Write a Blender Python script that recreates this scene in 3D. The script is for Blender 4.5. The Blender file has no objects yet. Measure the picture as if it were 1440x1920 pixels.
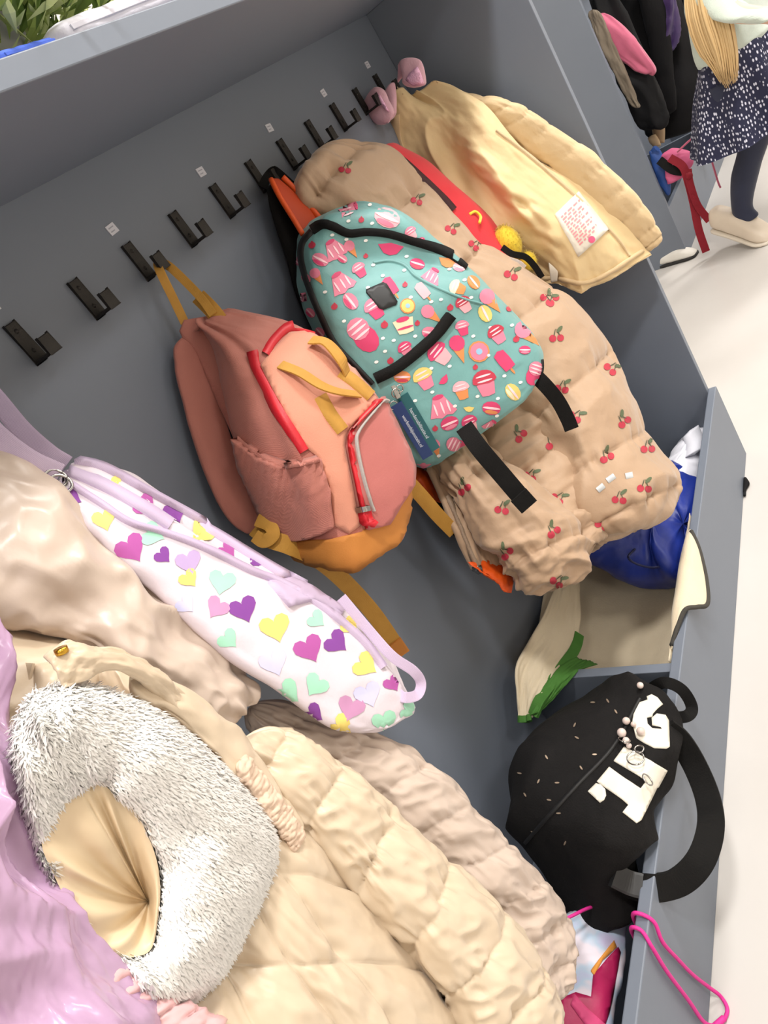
import bpy, bmesh, math, random
import numpy as np
from mathutils import Vector, Matrix
from mathutils.bvhtree import BVHTree
from mathutils.geometry import delaunay_2d_cdt

random.seed(7); np.random.seed(7)
scene = bpy.context.scene
COL = scene.collection

# ------------------------------------------------------------------ camera
CAM_RIGHT = Vector((0.37298469, -0.74595849, -0.55175025))
CAM_DOWN = Vector((-0.66032645, 0.20433791, -0.72264444))
CAM_FWD = Vector((0.65180625, 0.6338706, -0.41636122))
CAM_POS = Vector((-0.46629, -0.72392, 1.13040))
FOC = 1331.0
cd = bpy.data.cameras.new('camera')
cam = bpy.data.objects.new('camera', cd); COL.objects.link(cam)
cd.sensor_fit = 'VERTICAL'; cd.sensor_height = 36.0; cd.lens = FOC / 1920.0 * 36.0
cd.clip_start = 0.02
m = Matrix((CAM_RIGHT, -CAM_DOWN, -CAM_FWD)).transposed().to_4x4()
m.translation = CAM_POS
cam.matrix_world = m
scene.camera = cam

# ------------------------------------------------------------------ world, lights, exposure
w = bpy.data.worlds.new('room_air'); scene.world = w; w.use_nodes = True
w.node_tree.nodes['Background'].inputs[0].default_value = (1.0, 0.97, 0.93, 1)
w.node_tree.nodes['Background'].inputs[1].default_value = 0.05
scene.view_settings.view_transform = 'Standard'
scene.view_settings.look = 'None'
scene.view_settings.gamma = 1.0
scene.view_settings.use_curve_mapping = False
scene.view_settings.exposure = -0.12
CEIL = 2.75
LAMPS = [(-0.25, -1.02, 0.22, 40), (1.45, -1.2, 0.5, 58), (-2.0, -1.10, 0.5, 16),
         (0.3, -3.0, 0.6, 28), (2.7, -3.0, 0.6, 34), (-2.0, -3.0, 0.6, 20), (3.9, -1.6, 0.5, 75)]

# ------------------------------------------------------------------ helpers
def srgb(r, g, b):
    def f(c):
        c /= 255.0
        return c / 12.92 if c <= 0.04045 else ((c + 0.055) / 1.055) ** 2.4
    return (f(r), f(g), f(b), 1.0)

def ray(px, py):
    return (CAM_RIGHT * ((px - 720.0) / FOC) + CAM_DOWN * ((py - 960.0) / FOC) + CAM_FWD)
def PA(px, py, ax, val):
    r = ray(px, py); t = (val - CAM_POS[ax]) / r[ax]
    return CAM_POS + r * t
def PY(px, py, y): return PA(px, py, 1, y)
def PX(px, py, x): return PA(px, py, 0, x)
def PZ(px, py, z): return PA(px, py, 2, z)
def pt(s, mode='Y'):
    if isinstance(s, Vector): return s
    return {'X': PX, 'Y': PY, 'Z': PZ}[mode](*s)

def hsh(ix, iy, seed):
    n = (ix.astype(np.int64) * 374761393 + iy.astype(np.int64) * 668265263 + seed * 974711) & 0x7fffffff
    n = ((n ^ (n >> 13)) * 1274126177) & 0x7fffffff
    n = (n ^ (n >> 16)) & 0xffff
    return n / 65535.0 * 2 - 1
def vn(x, y, seed=0):
    x = np.asarray(x, float); y = np.asarray(y, float)
    x, y = np.broadcast_arrays(x, y)
    ix = np.floor(x); iy = np.floor(y); fx = x - ix; fy = y - iy
    fx = fx * fx * (3 - 2 * fx); fy = fy * fy * (3 - 2 * fy)
    a = hsh(ix, iy, seed); b = hsh(ix + 1, iy, seed); c = hsh(ix, iy + 1, seed); d = hsh(ix + 1, iy + 1, seed)
    return (a * (1 - fx) + b * fx) * (1 - fy) + (c * (1 - fx) + d * fx) * fy
def fbm(x, y, seed=0, o=3):
    s = 0; a = 1
    for k in range(o):
        s = s + a * vn(x * 2 ** k, y * 2 ** k, seed + k * 17); a *= 0.5
    return s
def ridge(x, y, seed=0):
    return 1 - 2 * np.abs(vn(x, y, seed))

# --- materials
MATS = {}
def mat(name, col, rough=0.75, col2=None, nscale=30, bump=0.0, bscale=200, sheen=0.0, metal=0.0, weave=0, spec=0.5, stretch=(1, 1, 1), detail=3, coat=0.0, crumple=0.0, cscale=28):
    if name in MATS: return MATS[name]
    M = bpy.data.materials.new(name); M.use_nodes = True
    nt = M.node_tree; b = nt.nodes['Principled BSDF']
    b.inputs['Roughness'].default_value = rough
    b.inputs['Metallic'].default_value = metal
    b.inputs['Specular IOR Level'].default_value = spec
    b.inputs['Base Color'].default_value = srgb(*col)
    if sheen:
        b.inputs['Sheen Weight'].default_value = sheen
        b.inputs['Sheen Roughness'].default_value = 0.4
    if coat: b.inputs['Coat Weight'].default_value = coat
    tc = nt.nodes.new('ShaderNodeTexCoord'); mp = nt.nodes.new('ShaderNodeMapping')
    mp.inputs['Scale'].default_value = stretch
    nt.links.new(tc.outputs['Object'], mp.inputs['Vector'])
    n = nt.nodes.new('ShaderNodeTexNoise'); n.inputs['Scale'].default_value = nscale; n.inputs['Detail'].default_value = detail
    nt.links.new(mp.outputs[0], n.inputs['Vector'])
    c2 = col2 or tuple(int(c * 0.93) for c in col)
    mx = nt.nodes.new('ShaderNodeMix'); mx.data_type = 'RGBA'
    mx.inputs[6].default_value = srgb(*col); mx.inputs[7].default_value = srgb(*c2)
    nt.links.new(n.outputs['Fac'], mx.inputs[0]); nt.links.new(mx.outputs[2], b.inputs['Base Color'])
    if bump or weave:
        bp = nt.nodes.new('ShaderNodeBump'); bp.inputs['Strength'].default_value = max(bump, 0.01); bp.inputs['Distance'].default_value = 0.002
        n2 = nt.nodes.new('ShaderNodeTexNoise'); n2.inputs['Scale'].default_value = bscale; n2.inputs['Detail'].default_value = 3
        nt.links.new(mp.outputs[0], n2.inputs['Vector'])
        h = n2.outputs['Fac']
        if weave:
            wv = nt.nodes.new('ShaderNodeTexWave'); wv.inputs['Scale'].default_value = weave; wv.inputs['Distortion'].default_value = 1.0
            nt.links.new(tc.outputs['Object'], wv.inputs['Vector'])
            ad = nt.nodes.new('ShaderNodeMath'); ad.operation = 'MULTIPLY_ADD'; ad.inputs[1].default_value = 0.4
            nt.links.new(wv.outputs['Fac'], ad.inputs[0]); nt.links.new(h, ad.inputs[2]); h = ad.outputs[0]
        nt.links.new(h, bp.inputs['Height']); nt.links.new(bp.outputs[0], b.inputs['Normal'])
    if crumple:
        n3 = nt.nodes.new('ShaderNodeTexNoise'); n3.inputs['Scale'].default_value = cscale; n3.inputs['Detail'].default_value = 2; n3.inputs['Distortion'].default_value = 0.5; n3.inputs['Roughness'].default_value = 0.55
        nt.links.new(mp.outputs[0], n3.inputs['Vector'])
        b2 = nt.nodes.new('ShaderNodeBump'); b2.inputs['Strength'].default_value = crumple; b2.inputs['Distance'].default_value = 0.012
        nt.links.new(n3.outputs['Fac'], b2.inputs['Height'])
        lk = b.inputs['Normal'].links
        if lk: nt.links.new(b2.outputs[0], lk[0].from_node.inputs['Normal'])
        else: nt.links.new(b2.outputs[0], b.inputs['Normal'])
    MATS[name] = M
    return M

def flat(name, col, rough=0.7):
    if name in MATS: return MATS[name]
    M = mat(name, col, rough, col2=tuple(int(c * 0.96) for c in col), nscale=80)
    return M

# --- objects
def origin(o):
    v = Vector((0, 0, 0)); p = o
    while p is not None:
        v = v + p.location; p = p.parent
    return v
def tag(o, label, cat=None, group=None, kind=None):
    o['label'] = label
    if cat: o['category'] = cat
    if group: o['group'] = group
    if kind: o['kind'] = kind
    return o
def thing(name, label, cat, loc, group=None):
    o = bpy.data.objects.new(name, None); COL.objects.link(o)
    o.empty_display_size = 0.02
    o.location = loc
    return tag(o, label, cat, group)
def obj(name, V, F, material, parent=None, smooth=True, fm=None, centre=True):
    """V: world coordinates. Top-level meshes get their origin at the base centre."""
    V = np.asarray([tuple(v) for v in V] if not isinstance(V, np.ndarray) else V, float).reshape(-1, 3)
    if parent is None:
        o0 = np.array([(V[:, 0].min() + V[:, 0].max()) / 2, (V[:, 1].min() + V[:, 1].max()) / 2, V[:, 2].min()]) if centre else np.zeros(3)
    else:
        o0 = np.array(origin(parent))
    me = bpy.data.meshes.new(name)
    me.from_pydata((V - o0).tolist(), [], [tuple(int(i) for i in f) for f in F])
    mats = material if isinstance(material, (list, tuple)) else [material]
    for mm in mats: me.materials.append(mm)
    if fm is not None: me.polygons.foreach_set('material_index', list(fm))
    if smooth: me.polygons.foreach_set('use_smooth', [True] * len(me.polygons))
    me.update()
    o = bpy.data.objects.new(name, me); COL.objects.link(o)
    if parent is None: o.location = o0
    else: o.parent = parent
    return o
class MB:
    def __init__(s): s.V = []; s.F = []; s.M = []
    def add(s, V, F, mi=0):
        k = len(s.V); s.V += [tuple(v) for v in V]; s.F += [tuple(i + k for i in f) for f in F]; s.M += [mi] * len(F); return s
    def build(s, name, material, parent=None, smooth=True): return obj(name, s.V, s.F, material, parent, smooth, s.M)
def box(x0, x1, y0, y1, z0, z1, bev=0.0):
    if bev <= 0:
        V = [(x, y, z) for x in (x0, x1) for y in (y0, y1) for z in (z0, z1)]
        F = [(0, 1, 3, 2), (4, 6, 7, 5), (0, 4, 5, 1), (2, 3, 7, 6), (0, 2, 6, 4), (1, 5, 7, 3)]
        return V, F
    bm = bmesh.new(); bmesh.ops.create_cube(bm, size=1.0)
    for v in bm.verts:
        v.co = Vector(((x0 + x1) / 2 + v.co.x * (x1 - x0), (y0 + y1) / 2 + v.co.y * (y1 - y0), (z0 + z1) / 2 + v.co.z * (z1 - z0)))
    bmesh.ops.bevel(bm, geom=list(bm.edges), offset=bev, segments=2, affect='EDGES', profile=0.5)
    V = [v.co.copy() for v in bm.verts]; F = [[v.index for v in f.verts] for f in bm.faces]
    bm.verts.index_update(); F = [[v.index for v in f.verts] for f in bm.faces]
    bm.free(); return V, F
def rot(V, c, a, ax='Z'):
    R = Matrix.Rotation(a, 3, ax); c = Vector(c)
    return [R @ (Vector(v) - c) + c for v in V]

def crom(P, m):
    """Catmull-Rom resample of a k x ... array to m samples."""
    P = np.asarray(P, float); k = len(P)
    if k == 2:
        t = np.linspace(0, 1, m).reshape((-1,) + (1,) * (P.ndim - 1)); return P[0] * (1 - t) + P[1] * t
    Q = np.concatenate([[2 * P[0] - P[1]], P, [2 * P[-1] - P[-2]]])
    t = np.linspace(0, k - 1 - 1e-9, m); i = t.astype(int); f = (t - i).reshape((-1,) + (1,) * (P.ndim - 1))
    a, b, c, d = Q[i], Q[i + 1], Q[i + 2], Q[i + 3]
    return 0.5 * (2 * b + (c - a) * f + (2 * a - 5 * b + 4 * c - d) * f * f + (3 * b - a - 3 * c + d) * f ** 3)
def gfaces(nv, nu, close=False, flip=False):
    F = []
    for j in range(nv - 1):
        for i in range(nu if close else nu - 1):
            i2 = (i + 1) % nu
            q = (j * nu + i, j * nu + i2, (j + 1) * nu + i2, (j + 1) * nu + i)
            F.append(q[::-1] if flip else q)
    return F
def normals(G, close):
    du = (np.roll(G, -1, 1) - np.roll(G, 1, 1)) if close else np.gradient(G, axis=1)
    dv = np.gradient(G, axis=0)
    n = np.cross(du, dv); l = np.linalg.norm(n, axis=2, keepdims=True)
    return n / np.maximum(l, 1e-12)

class Surf:
    """A built surface that other pieces can be laid on."""
    def __init__(s, V, F):
        s.bvh = BVHTree.FromPolygons([tuple(v) for v in V], [tuple(f) for f in F])
    def sees(s, px, py): return s.bvh.ray_cast(CAM_POS, ray(px, py).normalized())[0] is not None
    def pull(s, px, py, cx, cy):
        k = 0
        while not s.sees(px, py) and k < 30: px += (cx - px) * 0.04; py += (cy - py) * 0.04; k += 1
        return px, py
    def hit(s, px, py):
        r = ray(px, py).normalized()
        h = s.bvh.ray_cast(CAM_POS, r)
        if h[0] is None:
            best = None
            for t in np.linspace(0.3, 3.5, 40):
                q = s.bvh.find_nearest(CAM_POS + r * t)
                if q[0] is not None and (best is None or q[3] < best[3]): best = q
            h = best
        n = h[1]
        if n.dot(r) > 0: n = -n
        return h[0], n

def ring_loft(name, C4, material, parent, nu=72, nv=90, e=3.0, capA=0.06, capB=0.06, capP=2.0, disp=None, inv=False):
    """C4: k x 4 x 3 corner polylines (BL, FL, FR, BR) from one end to the other."""
    C = crom(np.array(C4, float), nv)
    u = np.arange(nu) / nu; a = 2 * np.pi * u
    x = -np.sign(np.sin(a)) * np.abs(np.sin(a)) ** (2 / e); y = -np.sign(np.cos(a)) * np.abs(np.cos(a)) ** (2 / e)
    v = np.linspace(0, 1, nv)
    s = np.ones(nv)
    if capA > 0: s = np.minimum(s, np.where(v < capA, (1 - np.clip(1 - v / capA, 0, 1) ** capP) ** (1 / capP), 1))
    if capB > 0: s = np.minimum(s, np.where(v > 1 - capB, (1 - np.clip(1 - (1 - v) / capB, 0, 1) ** capP) ** (1 / capP), 1))
    s = np.maximum(s, 0.004)[:, None]
    X = x[None, :] * s; Y = y[None, :] * s
    BL, FL, FR, BR = [C[:, i][:, None, :] for i in range(4)]
    l = ((1 - X) / 2)[..., None]; f = ((1 + Y) / 2)[..., None]
    G = (BL * l + BR * (1 - l)) * (1 - f) + (FL * l + FR * (1 - l)) * f
    N = normals(G, True)
    ctr = G.mean(1, keepdims=True)
    if ((G - ctr) * N).sum() < 0: N = -N; flip = True
    else: flip = False
    if disp is not None:
        U, VV = np.meshgrid(u, v)
        d = disp(U, VV) * np.minimum(1, s * 1.0)
        G = G + N * d[..., None]
    V = G.reshape(-1, 3); F = gfaces(nv, nu, True, flip)
    F.append(tuple(range(nu)) if not flip else tuple(range(nu))[::-1]); k = (nv - 1) * nu
    F.append(tuple(range(k + nu - 1, k - 1, -1)) if not flip else tuple(range(k, k + nu)))
    o = obj(name, V, F, material, parent)
    sf = Surf(V, F); sf.o = o; sf.G = G; sf.N = N
    return sf
def quadloft(name, secs, material, parent, mode='Y', **k):
    return ring_loft(name, [[tuple(pt(c, mode)) for c in s] for s in secs], material, parent, **k)
def tubeloft(name, secs, material, parent, mode='Y', thick=0.6, e=2.2, **k):
    """secs: (Lx, Ly, dL, Rx, Ry, dR) silhouette points; the section is as deep as thick x its width, facing the front."""
    L = [pt(s[0:3], mode) for s in secs]; R = [pt(s[3:6], mode) for s in secs]
    C4 = []
    for i in range(len(secs)):
        c = (L[i] + R[i]) / 2; hw = (R[i] - L[i]) / 2
        a = (L[min(i + 1, len(L) - 1)] + R[min(i + 1, len(L) - 1)] - L[max(i - 1, 0)] - R[max(i - 1, 0)])
        n = hw.cross(a).normalized()
        if n.dot(CAM_POS - c) < 0: n = -n
        tk = secs[i][6] if len(secs[i]) > 6 else thick
        d = n * hw.length * tk
        C4.append([tuple(c - hw - d), tuple(c - hw + d), tuple(c + hw + d), tuple(c + hw - d)])
    return ring_loft(name, C4, material, parent, e=e, **k)
def sheet(name, net, material, parent, mode='Y', nu=70, nv=70, thick=0.004, disp=None, puff=0.0):
    """net: rows of control points; a cloth with real thickness."""
    P = np.array([[tuple(pt(c, mode)) for c in r] for r in net], float)
    G = crom(P, nv); G = crom(np.swapaxes(G, 0, 1), nu); G = np.swapaxes(G, 0, 1)
    N = normals(G, False)
    vd = np.array(tuple(CAM_POS)) - G
    if (vd * N).sum() < 0: N = -N; flip = True
    else: flip = False
    u, v = np.meshgrid(np.linspace(0, 1, nu), np.linspace(0, 1, nv))
    if disp is not None: G = G + N * disp(u, v)[..., None]
    edge = np.minimum(1, np.minimum(np.minimum(u, 1 - u), np.minimum(v, 1 - v)) / 0.06)
    th = (thick * (0.3 + 0.7 * np.sqrt(edge)))[..., None]
    A = G + N * th * (0.5 + puff); B = G - N * th * 0.5
    V = np.concatenate([A.reshape(-1, 3), B.reshape(-1, 3)])
    F = gfaces(nv, nu, False, flip); k = nv * nu
    F2 = [tuple(i + k for i in f[::-1]) for f in F]
    rim = [i for i in range(nu)] + [j * nu + nu - 1 for j in range(1, nv)] + [(nv - 1) * nu + i for i in range(nu - 2, -1, -1)] + [j * nu for j in range(nv - 2, 0, -1)]
    S = []
    for i in range(len(rim)):
        a, b = rim[i], rim[(i + 1) % len(rim)]
        q = (b, a, a + k, b + k); S.append(q[::-1] if flip else q)
    o = obj(name, V, F + F2 + S, material, parent)
    sf = Surf(V, F + F2 + S); sf.o = o; sf.G = A; sf.N = N
    return sf
def sweep(path, prof, nrm, m=None, closed=True):
    """Sweep a small profile [(a, b)] (a across, b along the normal) along path; nrm: list of normals or one vector."""
    P = np.array([tuple(p) for p in path], float); k = len(P)
    m = m or max(2, (k - 1) * 6)
    Q = crom(P, m)
    Nn = np.array([tuple(nrm)] * k if isinstance(nrm, Vector) else [tuple(n) for n in nrm], float)
    Nn = crom(Nn, m)
    T = np.gradient(Q, axis=0); T /= np.maximum(np.linalg.norm(T, axis=1, keepdims=True), 1e-9)
    Nn = Nn - T * (Nn * T).sum(1, keepdims=True); Nn /= np.maximum(np.linalg.norm(Nn, axis=1, keepdims=True), 1e-9)
    B = np.cross(T, Nn)
    G = np.stack([Q + B * a + Nn * b for a, b in prof], 1)
    nu = len(prof); F = gfaces(m, nu, True)
    F.append(tuple(range(nu))[::-1]); F.append(tuple(range((m - 1) * nu, m * nu)))
    return G.reshape(-1, 3), F
def strap_prof(wd, th): 
    a, b = wd / 2, th / 2
    return [(-a, -b), (-a, b), (-a * .8, b * 1.15), (a * .8, b * 1.15), (a, b), (a, -b)]
def ribbon(name, path, wd, th, material, parent, nrm=None, mode='Y', m=None, smooth=False):
    path = [pt(p, mode) for p in path]
    if nrm is None: nrm = [(CAM_POS - p).normalized() for p in path]
    V, F = sweep(path, strap_prof(wd, th), nrm, m)
    return obj(name, V, F, material, parent, smooth)
def circ(r, n=8): return [(r * math.cos(2 * math.pi * i / n), r * math.sin(2 * math.pi * i / n)) for i in range(n)]
def tube(name, path, r, material, parent, mode='Y', m=None, n=8):
    path = [pt(p, mode) for p in path]
    V, F = sweep(path, circ(r, n), Vector((0.13, -0.31, 0.94)), m)
    return obj(name, V, F, material, parent)
def ribbon_on(name, surf, pxs, wpx, h, material, parent, m=None, lift=0.0):
    """A tape sewn on a surface along a line seen in the picture; wpx: half width in pixels there."""
    pp = crom(np.array(pxs, float), m or len(pxs) * 5)
    t = np.gradient(pp, axis=0); t /= np.linalg.norm(t, axis=1, keepdims=True)
    q = np.stack([-t[:, 1], t[:, 0]], 1)
    V = []; nu = 4
    for i in range(len(pp)):
        for k, off in enumerate((-1, -0.85, 0.85, 1)):
            p, n = surf.hit(*(pp[i] + q[i] * off * wpx))
            V.append(p + n * (-0.0008 if k in (0, 3) else h) + n * lift)
    F = gfaces(len(pp), nu, False)
    c = sum(V, Vector()) / len(V)
    f0 = F[len(F) // 2]
    nn = (V[f0[1]] - V[f0[0]]).cross(V[f0[2]] - V[f0[1]])
    if nn.dot(CAM_POS - c) < 0: F = [f[::-1] for f in F]
    return obj(name, V, F, material, parent)
def patch(name, surf, poly, h, material, parent, step=9, skirt=0.0015):
    """A panel with a traced outline laid on a surface, with its own thickness."""
    gx = sum(p[0] for p in poly) / len(poly); gy = sum(p[1] for p in poly) / len(poly)
    P = [Vector(p) for p in poly]
    D = []
    for i in range(len(P)):
        a, b = P[i], P[(i + 1) % len(P)]; k = max(1, int((b - a).length / step))
        D += [a + (b - a) * j / k for j in range(k)]
    D = [Vector(surf.pull(p.x, p.y, gx, gy)) for p in D]
    nb = len(D)
    xs = [p.x for p in D]; ys = [p.y for p in D]
    def inside(x, y):
        c = False
        for i in range(nb):
            a, b = D[i], D[i - 1]
            if (a.y > y) != (b.y > y) and x < (b.x - a.x) * (y - a.y) / (b.y - a.y) + a.x: c = not c
        return c
    I = []
    y = min(ys) + step
    while y < max(ys):
        x = min(xs) + step * 0.5
        while x < max(xs):
            if inside(x, y) and min((Vector((x, y)) - d).length for d in D) > step * 0.5: I.append(Vector((x, y)))
            x += step
        y += step
    r = delaunay_2d_cdt(D + I, [], [list(range(nb))], 1, 0.01)
    v2, f2 = r[0], r[2]
    top = []; bot = []
    for p in v2:
        q, n = surf.hit(p.x, p.y); top.append(q + n * h); bot.append(q - n * skirt)
    n0 = len(v2); V = top + bot; F = []
    for f in f2:
        f = tuple(f)
        nn = (top[f[1]] - top[f[0]]).cross(top[f[2]] - top[f[1]])
        F.append(f if nn.dot(CAM_POS - top[f[0]]) > 0 else f[::-1])
    from collections import Counter
    ec = Counter(); 
    for f in F:
        for i in range(len(f)): ec[(f[i], f[(i + 1) % len(f)])] += 1
    for (a, b) in list(ec):
        if (b, a) not in ec: F.append((b, a, a + n0, b + n0))
    return obj(name, V, F, material, parent)
def fan(mb, surf, cx, cy, pts, h, mi, rings=(0.5, 1.0)):
    """Flat print on a surface: a star-shaped outline around (cx, cy)."""
    c, n = surf.hit(cx, cy); V = [c + n * h]; k = len(pts)
    for r in rings:
        for (dx, dy) in pts:
            q, m_ = surf.hit(cx + dx * r, cy + dy * r)
            if (q - c).length > 0.06: q = c; m_ = n
            V.append(q + m_ * h)
    F = [(0, 1 + i, 1 + (i + 1) % k) for i in range(k)]
    for j in range(len(rings) - 1):
        a = 1 + j * k; b = a + k
        F += [(a + i, b + i, b + (i + 1) % k, a + (i + 1) % k) for i in range(k)]
    f = F[0]; nn = (V[f[1]] - V[f[0]]).cross(V[f[2]] - V[f[1]])
    if nn.dot(n) < 0: F = [g[::-1] for g in F]
    mb.add(V, F, mi)
def shp(pts, s, a, sx=1.0, sy=1.0, ox=0.0, oy=0.0):
    ca, sa = math.cos(a), math.sin(a)
    return [((x * sx * s + ox * s) * ca - (y * sy * s + oy * s) * sa, (x * sx * s + ox * s) * sa + (y * sy * s + oy * s) * ca) for x, y in pts]
def offc(cx, cy, s, a, ox, oy):
    ca, sa = math.cos(a), math.sin(a)
    return cx + (ox * ca - oy * sa) * s, cy + (ox * sa + oy * ca) * s
CIRC = circ(1, 12)
def hull(mb, V, F, mi=0): mb.add(V, F, mi)

def puffer(n, amp, pucker=0.25, phase=0.0, seed=1, wr=0.0015, slant=0.0):
    def f(u, v):
        t = (v + slant * (u - 0.5) + 0.006 * vn(u * 9, v * 7, seed)) * n + phase
        ch = t - np.floor(t); d = np.minimum(ch, 1 - ch)
        b = np.sqrt(np.clip(4 * ch * (1 - ch), 0, 1)) ** 0.8
        pk = vn(u * 55, t * 1.3, seed + 5) * np.exp(-d * 7) + 0.6 * vn(u * 26, t * 2.1, seed + 9) * np.exp(-d * 4)
        return amp * (b - 0.6) + amp * pucker * pk + wr * fbm(u * 9, v * 12, seed + 3)
    return f
def folds(amp, fu=6, fv=1.5, seed=2, amp2=0.0015):
    return lambda u, v: amp * vn(u * fu + 0.8 * vn(u * 2, v * 3, seed + 4), v * fv, seed) + amp2 * fbm(u * 14, v * 10, seed + 8)
def wrinkle(amp, fu=8, fv=8, seed=3):
    return lambda u, v: amp * (0.6 * fbm(u * fu, v * fv, seed) + 0.5 * ridge(u * fu * 0.7 + v * 3, v * fv * 0.6 - u * 4, seed + 11))

def fur(name, surf_pts, surf_n, tang, count, length, width, material, parent, seed=1, spread=0.5, lift=0.5):
    """Strands as thin bent blades on sampled points."""
    rs = np.random.RandomState(seed)
    n = len(surf_pts); idx = rs.randint(0, n, count)
    P = surf_pts[idx]; N = surf_n[idx]; T = tang[idx]
    D = N * lift + T * (1 - lift) + rs.normal(0, spread * 0.4, (count, 3))
    D /= np.linalg.norm(D, axis=1, keepdims=True)
    W = np.cross(D, N) + rs.normal(0, 0.15, (count, 3)); W /= np.linalg.norm(W, axis=1, keepdims=True)
    W *= np.where((np.cross(W, D) * N).sum(1, keepdims=True) < 0, -1.0, 1.0)
    L = length * rs.uniform(0.6, 1.15, (count, 1))
    P = P + rs.normal(0, 0.0012, (count, 3))
    mid = P + D * L * 0.55; D2 = D * 0.75 + T * 0.5 + rs.normal(0, 0.18, (count, 3)); D2 /= np.linalg.norm(D2, axis=1, keepdims=True)
    tip = mid + D2 * L * 0.45
    w2 = width / 2
    V = np.stack([P - W * w2, P + W * w2, mid - W * w2 * 0.8, mid + W * w2 * 0.8, tip], 1).reshape(-1, 3)
    b = np.arange(count) * 5
    F = np.concatenate([np.stack([b, b + 1, b + 3, b + 2], 1)]).tolist() + np.stack([b + 2, b + 3, b + 4], 1).tolist()
    o = obj(name, V, F, material, parent)
    o.data.normals_split_custom_set_from_vertices(np.repeat(N * 0.8 + D * 0.2, 5, axis=0).tolist())
    o['kind'] = 'stuff'
    return o

# ------------------------------------------------------------------ base materials
M_grey = mat('grey_melamine', (113, 120, 132), 0.5, (108, 115, 127), 6, 0.02, 300)
M_floor = mat('floor_vinyl', (206, 202, 198), 0.32, (195, 190, 185), 5, 0.02, 60, detail=8)
M_wall = mat('cream_wall', (228, 222, 212), 0.85, (222, 215, 204), 8, 0.03, 150)
M_ceil = mat('ceiling_white', (236, 233, 226), 0.9)
M_black_metal = mat('hook_bronze', (30, 27, 25), 0.5, (44, 40, 36), 260, 0.3, 500, metal=0.3)
M_white = mat('sticker_white', (215, 215, 222), 0.5, (196, 196, 206), 120)
M_blackfab = mat('black_webbing', (14, 13, 13), 0.85, (20, 19, 18), 90, 0.3, 600, spec=0.2)

# ------------------------------------------------------------------ setting
def struct(name, V, F, material, label=None):
    o = obj(name, V, F, material, None, smooth=False); o['kind'] = 'structure'
    if label: o['label'] = label
    return o
struct('floor', *box(-3.2, 6.2, -4.6, 1.0, -0.05, 0.0), M_floor, 'pale beige-grey smooth vinyl floor')
struct('ceiling', *box(-3.2, 6.2, -4.6, 1.0, CEIL + 0.06, CEIL + 0.12), M_ceil, 'white ceiling of the cloakroom')
struct('wall_back', *box(-3.2, 1.35, 0.03, 0.12, 0, CEIL + 0.06), M_wall, 'cream wall behind the grey cubby')
struct('wall_back_far', *box(1.35, 6.2, 0.36, 0.45, 0, CEIL + 0.06), M_wall, 'cream wall behind the far cubby')
struct('wall_left', *box(-3.3, -3.2, -4.6, 0.12, 0, CEIL + 0.06), M_wall, 'cream wall at the near end')
struct('wall_right', *box(6.2, 6.3, -4.6, 0.45, 0, CEIL + 0.06), M_wall, 'cream wall at the far end')
struct('wall_front', *box(-3.2, 6.2, -4.7, -4.6, 0, CEIL + 0.06), M_wall, 'cream wall opposite the cubbies')

M_lampw = mat('lamp_white', (240, 240, 238), 0.4)
ME = bpy.data.materials.new('lamp_diffuser_glow'); ME.use_nodes = True
_b = ME.node_tree.nodes['Principled BSDF']; _b.inputs['Base Color'].default_value = (0.9, 0.9, 0.9, 1)
_b.inputs['Emission Color'].default_value = (1, 0.96, 0.9, 1); _b.inputs['Emission Strength'].default_value = 2.0
for i, (lx, ly, sz, en) in enumerate(LAMPS):
    t = thing('ceiling_lamp', ['small square ceiling lamp above the backpacks', 'square ceiling lamp above the gap between the cubbies', 'square ceiling lamp near the left end wall',
              'square ceiling lamp at mid room opposite the backpacks', 'square ceiling lamp at mid room opposite the far cubby', 'square ceiling lamp at mid room near the left end wall', 'square ceiling lamp near the far end wall'][i], 'ceiling lamp', (lx, ly, CEIL))
    h = sz / 2 + 0.03
    obj('housing', *box(lx - h, lx + h, ly - h, ly + h, CEIL + 0.02, CEIL + 0.062, 0.004), M_lampw, t, False)
    obj('diffuser', *box(lx - sz / 2, lx + sz / 2, ly - sz / 2, ly + sz / 2, CEIL + 0.012, CEIL + 0.024), ME, t, False)
    ld = bpy.data.lights.new('lamp_light', 'AREA'); ld.shape = 'SQUARE'; ld.size = sz; ld.energy = en; ld.color = (1.0, 0.975, 0.94)
    lo = bpy.data.objects.new('lamp_light', ld); COL.objects.link(lo); lo.parent = t; lo.location = (0, 0, 0.0)

# ------------------------------------------------------------------ the cubby
XL, XR, YF = -1.15, 1.103, -0.288
ZS, ZB = 1.277, 0.212
cub = thing('coat_cubby', 'long grey open coat cubby with top shelf, hook panel and floor bin', 'cubby', (0, -0.1, 0))
def part(name, bx, parent, material=M_grey, bev=0.0012): return obj(name, *box(*bx, bev), material, parent, False)
part('back_panel', (XL, XR + 0.018, 0.0, 0.018, 0.0, ZS + 0.018), cub)
part('top_shelf', (XL, XR + 0.018, YF, 0.0, ZS, ZS + 0.019), cub)
part('side_panel', (XR, XR + 0.018, YF, 0.0, 0.0, ZS), cub)
part('side_panel', (XL - 0.018, XL, YF, 0.018, 0.0, ZS + 0.019), cub)
part('bin_front_board', (XL, XR + 0.018, YF - 0.018, YF, 0.0, ZB), cub, bev=0.002)
part('bin_floor', (XL, XR, YF, 0.0, 0.0, 0.018), cub)
for x in (-0.60, -0.26, 0.288): part('bin_divider', (x, x + 0.018, YF, 0.0, 0.018, ZB - 0.006), cub)

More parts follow.
